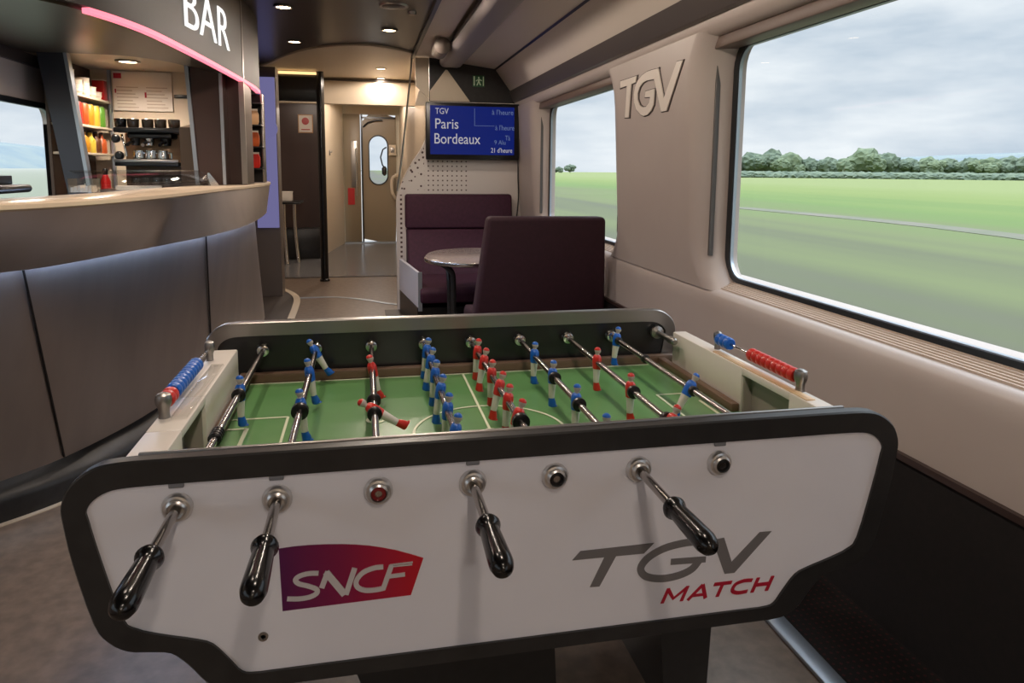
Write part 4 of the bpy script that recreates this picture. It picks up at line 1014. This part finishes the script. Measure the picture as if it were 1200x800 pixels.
# score counters
def counter(x, yn, yf, beads):
    sc = obj('score_counter', MB().cyl((x, yn, ZR + .03), (x, yf, ZR + .03), .0035, n=10), 'chrome', ft)
    for y, k in ((yn, 1.0), (yf, .8)):
        obj('post', MB().lathe([(.011 * k, 0), (.010 * k, .008), (.0105 * k, .018), (.0145 * k, .028), (.0155 * k, .038), (.0135 * k, .046), (.006 * k, .050)], (x, y, ZR), (0, 0, 1), 16), 'satin', sc)
    first = {}
    for y, c in beads:
        if c not in first:
            bm_ = MB().lathe([(.004, -.0105), (.0135, -.010), (.0165, -.006), (.0165, .006), (.0135, .010), (.004, .0105)], (0, 0, 0), (0, 1, 0), 14)
            first[c] = obj('bead', bm_, c, sc, (0, 0, 0), (0, 0, 0)); o_ = first[c]; o_.location = Vector((x, y, ZR + .03)) - W[sc]
            o_['label'] = {'red': 'red counting bead', 'blue': 'blue counting bead'}[c]
        else:
            o_ = first[c].copy(); COL.objects.link(o_); o_.location = Vector((x, y, ZR + .03)) - W[sc]
counter(.946, 1.365, 1.745, [(1.392 + .0215 * k, 'red') for k in range(9)] + [(1.685 + .0215 * k, 'blue') for k in range(3)])
counter(-.386, 1.435, 1.86, [(1.46 + .0215 * k, 'red') for k in range(2)] + [(1.512 + .0215 * k, 'blue') for k in range(10)])
# rods
ZROD = .746
def figure_mesh(shirt, name):
    secs = [(-.078, .0085, .0085, 0.003, 2), (-.0755, .0105, .0095, .003, 2), (-.066, .0095, .0088, .002, 2), (-.056, .0075, .0078, 0, 2), (-.0555, .0078, .0080, 0, 1), (-.04, .0085, .0085, 0, 1),
            (-.028, .0092, .0098, 0, 1), (-.018, .0100, .0118, 0, 1), (-.0175, .0108, .0125, 0, 0), (-.006, .0118, .0135, 0, 0), (.006, .0120, .0142, 0, 0), (.013, .0108, .0145, 0, 0), (.0175, .0085, .0115, 0, 0), (.020, .0052, .006, 0, 3), (.0225, .0050, .0052, 0, 3),
            (.025, .0070, .0068, 0.001, 3), (.029, .0086, .0080, .001, 3), (.033, .0088, .0082, .0005, 2), (.037, .0072, .0068, 0, 2), (.0395, .0036, .0034, 0, 2)]
    rings = []; n = 12
    for z, rx, ry, xo, _ in secs: rings.append([(xo + rx * math.cos(2 * PI * i / n), ry * math.sin(2 * PI * i / n), z) for i in range(n)])
    m_ = MB(); m_.loft(rings, mis=[s[4] for s in secs[:-1]])
    m_.mi = 0
    for s_ in (-1, 1): m_.tube([(0, s_ * .0125, .012), (.001, s_ * .0165, .002), (.002, s_ * .016, -.010), (.003, s_ * .0135, -.016)], .0036, 8)
    m_.sphere((.010, 0, -.0765), .0055, (1.2, 1.3, .5), 8)
    return m_
FIG = {}
def figure(rod, color, x, y, ang=0.0, head='skin'):
    key = (color, head)
    if key not in FIG:
        o_ = obj('player', figure_mesh(color, 'player'), [M[color], M['fig_white'], M[color], M[head]], rod, (0, 0, 0), (0, 0, 0)); FIG[key] = o_
    else: o_ = FIG[key].copy(); COL.objects.link(o_); o_.parent = rod
    o_['label'] = {'blue': 'blue shirted player', 'red': 'red shirted player'}[color]
    o_.location = Vector((x, y, ZROD)) - W[rod]; o_.rotation_euler = (0, ang, 0)
def rings_on(rod, x, spots, m='black', r=.0155, L_=.012):
    for y in spots: obj('bumper', MB().lathe([(r * .7, -L_ / 2), (r, -L_ / 2 + .002), (r, L_ / 2 - .002), (r * .7, L_ / 2)], (x, y, ZROD), (0, 1, 0), 18), m, rod)
RX = [-.281, -.138, .015, .166, .304, .452, .602, .742]
def rod(k, y0, y1, handle):
    x = RX[k]
    o_ = obj('rod', MB().cyl((x, y0, ZROD), (x, y1, ZROD), .0075, n=16), 'rod', ft, (x, (y0 + y1) / 2, ZROD))
    if handle:
        obj('handle', MB().lathe([(.008, 0), (.0165, .002), (.0185, .008), (.0165, .014), (.0138, .018), (.0145, .03), (.0155, .06), (.0165, .095), (.0165, .108), (.014, .119), (.009, .126), (.001, .129)], (x, .948, ZROD), (0, -1, 0), 24), 'black_gloss', o_)
    return o_
hs = {0: .935, 1: .945, 3: .945, 5: .935}
rods = []
for k in range(8):
    rods.append(rod(k, .93 if k in hs else (1.072 if k != 7 else YN + .034), YF - .004, k in hs))
    x = RX[k]
    if k != 7:
        br = obj('bearing', MB().lathe([(.0225, 0), (.0225, .005), (.0195, .010), (.016, .011), (.0155, .016), (.0125, .018), (.0125, .010), (.0085, .010)], (x, YN + .006, ZROD), (0, -1, 0), 28), M['bearing'], ft)
        if k in (2, 4, 6): obj('socket', MB().lathe([(.0125, 0), (.0115, .004), (.006, .005), (.005, .001)], (x, YN - .006, ZROD), (0, -1, 0), 20), mat('dark_red_socket', (120, 30, 32), .3) if k == 2 else 'black', br)
    obj('far_bearing', MB().lathe([(.020, 0), (.020, .006), (.017, .012), (.016, .018), (.010, .020)], (x, YF - .006, ZROD), (0, -1, 0), 24), 'chrome', ft)
R90 = 0
figure(rods[0], 'blue', RX[0], 1.644, 0.0); rings_on(rods[0], RX[0], [1.625])
sp = MB()
for q in range(4): sp.lathe([(.009, -.004), (.0125, -.002), (.0125, .002), (.009, .004)], (RX[0], 1.36 + q * .011, ZROD), (0, 1, 0), 16)
obj('spring', sp, 'black', rods[0])
for y, a in ((1.99, -.5), (1.77, -.15), (1.52, -.1)): figure(rods[1], 'blue', RX[1], y, a)
rings_on(rods[1], RX[1], [1.49], r=.018, L_=.016)
figure(rods[2], 'red', RX[2], 1.78, -.22); figure(rods[2], 'red', RX[2], 1.47, -1.0); rings_on(rods[2], RX[2], [1.535, 1.445])
for y, a in ((1.94, .15), (1.83, .2), (1.705, .12), (1.578, .18), (1.438, .1), (1.309, .15)): figure(rods[3], 'blue', RX[3], y, a)
for y, a in ((1.905, .1), (1.80, .2), (1.68, .05), (1.578, .25), (1.476, .1), (1.375, .3)): figure(rods[4], 'red', RX[4], y, a)
rings_on(rods[4], RX[4], [1.345], r=.018, L_=.016)
for y in (1.84, 1.648, 1.448, 1.255): figure(rods[5], 'blue', RX[5], y, .04)
rings_on(rods[5], RX[5], [1.628, 1.426])
for y, a in ((1.752, .02), (1.508, .0), (1.285, .4)): figure(rods[6], 'red', RX[6], y, a, 'skin')
rings_on(rods[6], RX[6], [1.488, 1.305])
figure(rods[7], 'blue', RX[7], 1.982, .12); figure(rods[7], 'blue', RX[7], 1.492, .5); rings_on(rods[7], RX[7], [1.47, 1.76], r=.012)
rings_on(rods[7], RX[7], [1.965], r=.012)
# hardware on the front
obj('screw', MB().lathe([(.008, 0), (.0075, .003), (.004, .003), (.003, .001)], (-.167, YN + .006, .519), (0, -1, 0), 16), 'satin', ft)
for k in (0, 1, 3, 6): obj('clip', MB().box(RX[k] - .011, RX[k] + .011, YN + .001, YN + .006, .776, .785, .002), mat('grey_clip', (120, 122, 128), .4), ft)
# printed logos on the front panel
def fpx(px, py): p = at_y(px, py, YN + .005); return (p.x, p.z)
def ff(u, v): return (u, YN + .0049, v)
DV = (0, -.0012, 0)
def c4(px, py): return fpx(310 + px / 5.714, 620 + py / 5.714)
plq = obj('red_plaque', MB().prism([ff(*c4(*q)) for q in ((95, 128), (200, 113), (300, 104), (410, 99), (520, 98), (610, 101), (700, 108), (790, 121), (880, 138), (970, 162), (1063, 190), (980, 437), (122, 545))], DV), 'plaque', ft, smooth=0)
plq['label'] = 'plum to red plaque with white SNCF letters'
def ff2(u, v): return (u, YN + .0037, v)
lm = MB(); S4 = lambda *P: [tuple(p) for p in spline([c4(*q) for q in P], 5)]
px4 = (c4(100, 0)[0] - c4(0, 0)[0]) / 100
lm.stroke(S4((362, 289), (300, 291), (240, 306), (208, 332), (228, 358), (290, 374), (346, 395), (352, 420), (310, 446), (235, 460), (152, 460)), 35 * px4, ff2, (0, -.0012 - .00012 * 1, 0))
lm.stroke([c4(383, 388), c4(425, 276)], 38 * px4, ff2, (0, -.0012 - .00012 * 2, 0)); lm.stroke([c4(412, 282), c4(538, 432)], 50 * px4, ff2, (0, -.0012 - .00012 * 3, 0)); lm.stroke([c4(545, 432), c4(604, 254)], 38 * px4, ff2, (0, -.0012 - .00012 * 4, 0))
lm.stroke(S4((795, 246), (730, 254), (660, 284), (618, 332), (620, 378), (670, 402), (740, 400), (800, 388)), 36 * px4, ff2, (0, -.0012 - .00012 * 5, 0))
lm.stroke([c4(792, 398), c4(850, 235)], 36 * px4, ff2, (0, -.0012 - .00012 * 6, 0)); lm.stroke([c4(825, 311), c4(940, 296)], 29 * px4, ff2, (0, -.0012 - .00012 * 7, 0))
lm.stroke([c4(840, 233), c4(992, 215)], 8 * px4, ff2, (0, -.0012 - .00012 * 8, 0)); lm.stroke([c4(846, 244), c4(988, 230)], 8 * px4, ff2, (0, -.0012 - .00012 * 9, 0))
obj('white_lettering', lm, 'logo_white', ft, smooth=0)
def c2(px, py): return fpx(480 + px / 2.609, 500 + py / 2.609)
p2 = (c2(100, 0)[0] - c2(0, 0)[0]) / 100
S2 = lambda *P: [tuple(p) for p in spline([c2(*q) for q in P], 6)]
tm_ = MB()
tm_.prism([ff(*c2(*q)) for q in ((522, 379), (747, 354), (716, 386), (497, 407))], DV)
tm_.prism([ff(*c2(*q)) for q in ((596, 396), (632, 392), (580, 487), (551, 489))], (0, -.0010, 0))
tm_.stroke(S2((925, 352), (880, 350), (830, 356), (775, 372), (728, 400), (706, 432), (722, 456), (770, 463), (822, 453), (862, 434), (884, 408)), [p2 * q for q in ([26] * 61)], ff, DV)
tm_.stroke([c2(905, 404), c2(798, 412)], 22 * p2, ff, (0, -.0010, 0))
tm_.prism([ff(*c2(*q)) for q in ((926, 345), (961, 338), (984, 412), (1070, 321), (1106, 318), (992, 445), (962, 448))], DV)
obj('grey_lettering', tm_, 'grey_text', ft, smooth=0)
a_, b_ = fpx(774, 706), fpx(903, 673); 
mm = MB(); ht_ = .0255
x_l = fpx(774, 706)[0]; x_r = fpx(910, 673)[0]; zb_ = (fpx(774, 706)[1] + fpx(900, 692)[1]) / 2
HL, NL = .0275, [0]
def fm(u, v): return (x_l + u + .42 * v, YN + .0049, zb_ + v)
def seg(*P, w=.0062):
    NL[0] += 1; mm.stroke([(a * HL, b * HL) for a, b in P], w, fm, (0, -.0008 - .00008 * NL[0], 0))
LW = (x_r - x_l - .42 * HL) / HL; u = LW / 5.35
for k, ch in enumerate('MATCH'):
    o_ = [0, 1.28, 2.28, 3.30, 4.36][k] * u; a = .86 * u
    if ch == 'M': a = 1.05 * u; seg((o_ + .1, 0), (o_ + .1, 1)); seg((o_ + .1, .92), (o_ + a * .5, .25), (o_ + a - .1, .92)); seg((o_ + a - .1, 0), (o_ + a - .1, 1))
    if ch == 'A': seg((o_, 0), (o_ + a * .5, .97)); seg((o_ + a * .5, .97), (o_ + a, 0)); seg((o_ + a * .2, .28), (o_ + a * .8, .28), w=.005)
    if ch == 'T': seg((o_, .89), (o_ + a, .89)); seg((o_ + a * .5, 0), (o_ + a * .5, .9))
    if ch == 'C': seg(*[tuple(q) for q in spline([(o_ + a, .87), (o_ + a * .5, .9), (o_ + .12, .72), (o_ + .1, .3), (o_ + a * .45, .1), (o_ + a, .13)], 5)])
    if ch == 'H': seg((o_ + .1, 0), (o_ + .1, 1)); seg((o_ + a - .1, 0), (o_ + a - .1, 1)); seg((o_ + .1, .5), (o_ + a - .1, .5))
obj('red_lettering', mm, 'red_text', ft, smooth=0)
# legs
obj('leg', MB().prism([(-.10, 1.30, .47), (.36, 1.30, .47), (.40, 1.36, 0), (.05, 1.36, 0)], (0, .50, 0)), 'black_satin', ft)
obj('leg', MB().prism([(.60, 1.32, .47), (.74, 1.32, .47), (.76, 1.38, 0), (.66, 1.38, 0)], (0, .46, 0)), 'black_satin', ft)

# ================================================================== LAMPS
def downlight(x, y, z, label, power=SPOT_W, r=.045, group='ceiling downlights', size=178, tilt=None):
    t = thing('downlight', label, 'lamp', (x, y, z), group)
    obj('trim_ring', MB().lathe([(r, .004), (r * 1.3, .002), (r * 1.3, -.004), (r, -.006), (r * .95, .002)], (x, y, z), (0, 0, 1), 24), 'satin', t)
    obj('lens', MB().lathe([(r * .96, -.002), (r * .6, -.0035), (.001, -.004)], (x, y, z), (0, 0, 1), 20), 'bulb', t)
    ld = bpy.data.lights.new('downlight_beam', 'SPOT'); ld.energy = power; ld.color = WARM; ld.spot_size = math.radians(size); ld.spot_blend = .12 if size > 175 else .8; ld.shadow_soft_size = .05
    lo = bpy.data.objects.new('downlight_beam', ld); COL.objects.link(lo); place(lo, t, (x, y, z - .03))
    return t
zc = 2.215
downlight(-.45, 4.63, zc, 'round downlight in the dark ceiling nearest the BAR letters', size=115)
downlight(-.495, 5.84, zc, 'round downlight in the dark ceiling above the counter end', size=115)
downlight(.20, 5.2, zc, 'round downlight in the dark ceiling toward the window side')
for x, y in ((-.45, 3.4), (.20, 3.9), (-.45, 2.1), (.20, 2.6), (.20, 1.3), (.20, -.4), (-.3, -1.3), (.2, -2.0)):  # all out of view; those behind the camera added to brighten the table front
    downlight(x, y, zc, 'unseen round downlight in the dark ceiling above the front of the coach', SPOT_W if y > -1 else 1.7 * SPOT_W, group='unseen downlights above the front of the coach', size=178 if x > 0 else 115)
for k, (px, py) in enumerate(((446.5, 80.5), (446.5, 91))):
    p = at_z(px, py, 2.285); downlight(p.x, p.y if k == 0 else 8.5, 2.286, ['warm downlight in the cream corridor ceiling', 'warm downlight in the cream ceiling close to the bulkhead'][k], (26, 10)[k], group='corridor downlights')
downlight(-.75, 9.2, 2.286, 'warm downlight in the ceiling before the dark wall', 15, group='corridor downlights')
downlight(.1, 10.8, 2.286, 'warm downlight in the ceiling before the corridor door', 36, group='corridor downlights')
downlight(-1.30, 4.52, 1.846, 'warm downlight in the bar niche ceiling', 23, .05, None, 165)
downlight(-1.36, 3.63, 1.818, 'warm downlight under the bar canopy soffit', 22, .045, None, 172)
spk = thing('ceiling_speaker', 'round grey speaker in the dark ceiling', 'speaker', (.2, 4.46, 2.22)); obj('grille', MB().lathe([(.001, -.012), (.06, -.01), (.075, -.004), (.08, 0)], (.2, 4.46, 2.22), (0, 0, 1), 28), 'dark_strip', spk); obj('rim', MB().lathe([(.075, -.006), (.085, -.008), (.09, 0)], (.2, 4.46, 2.22), (0, 0, 1), 28), 'satin', spk)
tag(obj('smoke_sensor', MB().lathe([(.001, -.02), (.022, -.018), (.028, 0)], (.32, 4.6, 2.22), (0, 0, 1), 18), 'satin'), 'small round sensor beside the ceiling speaker', 'sensor')
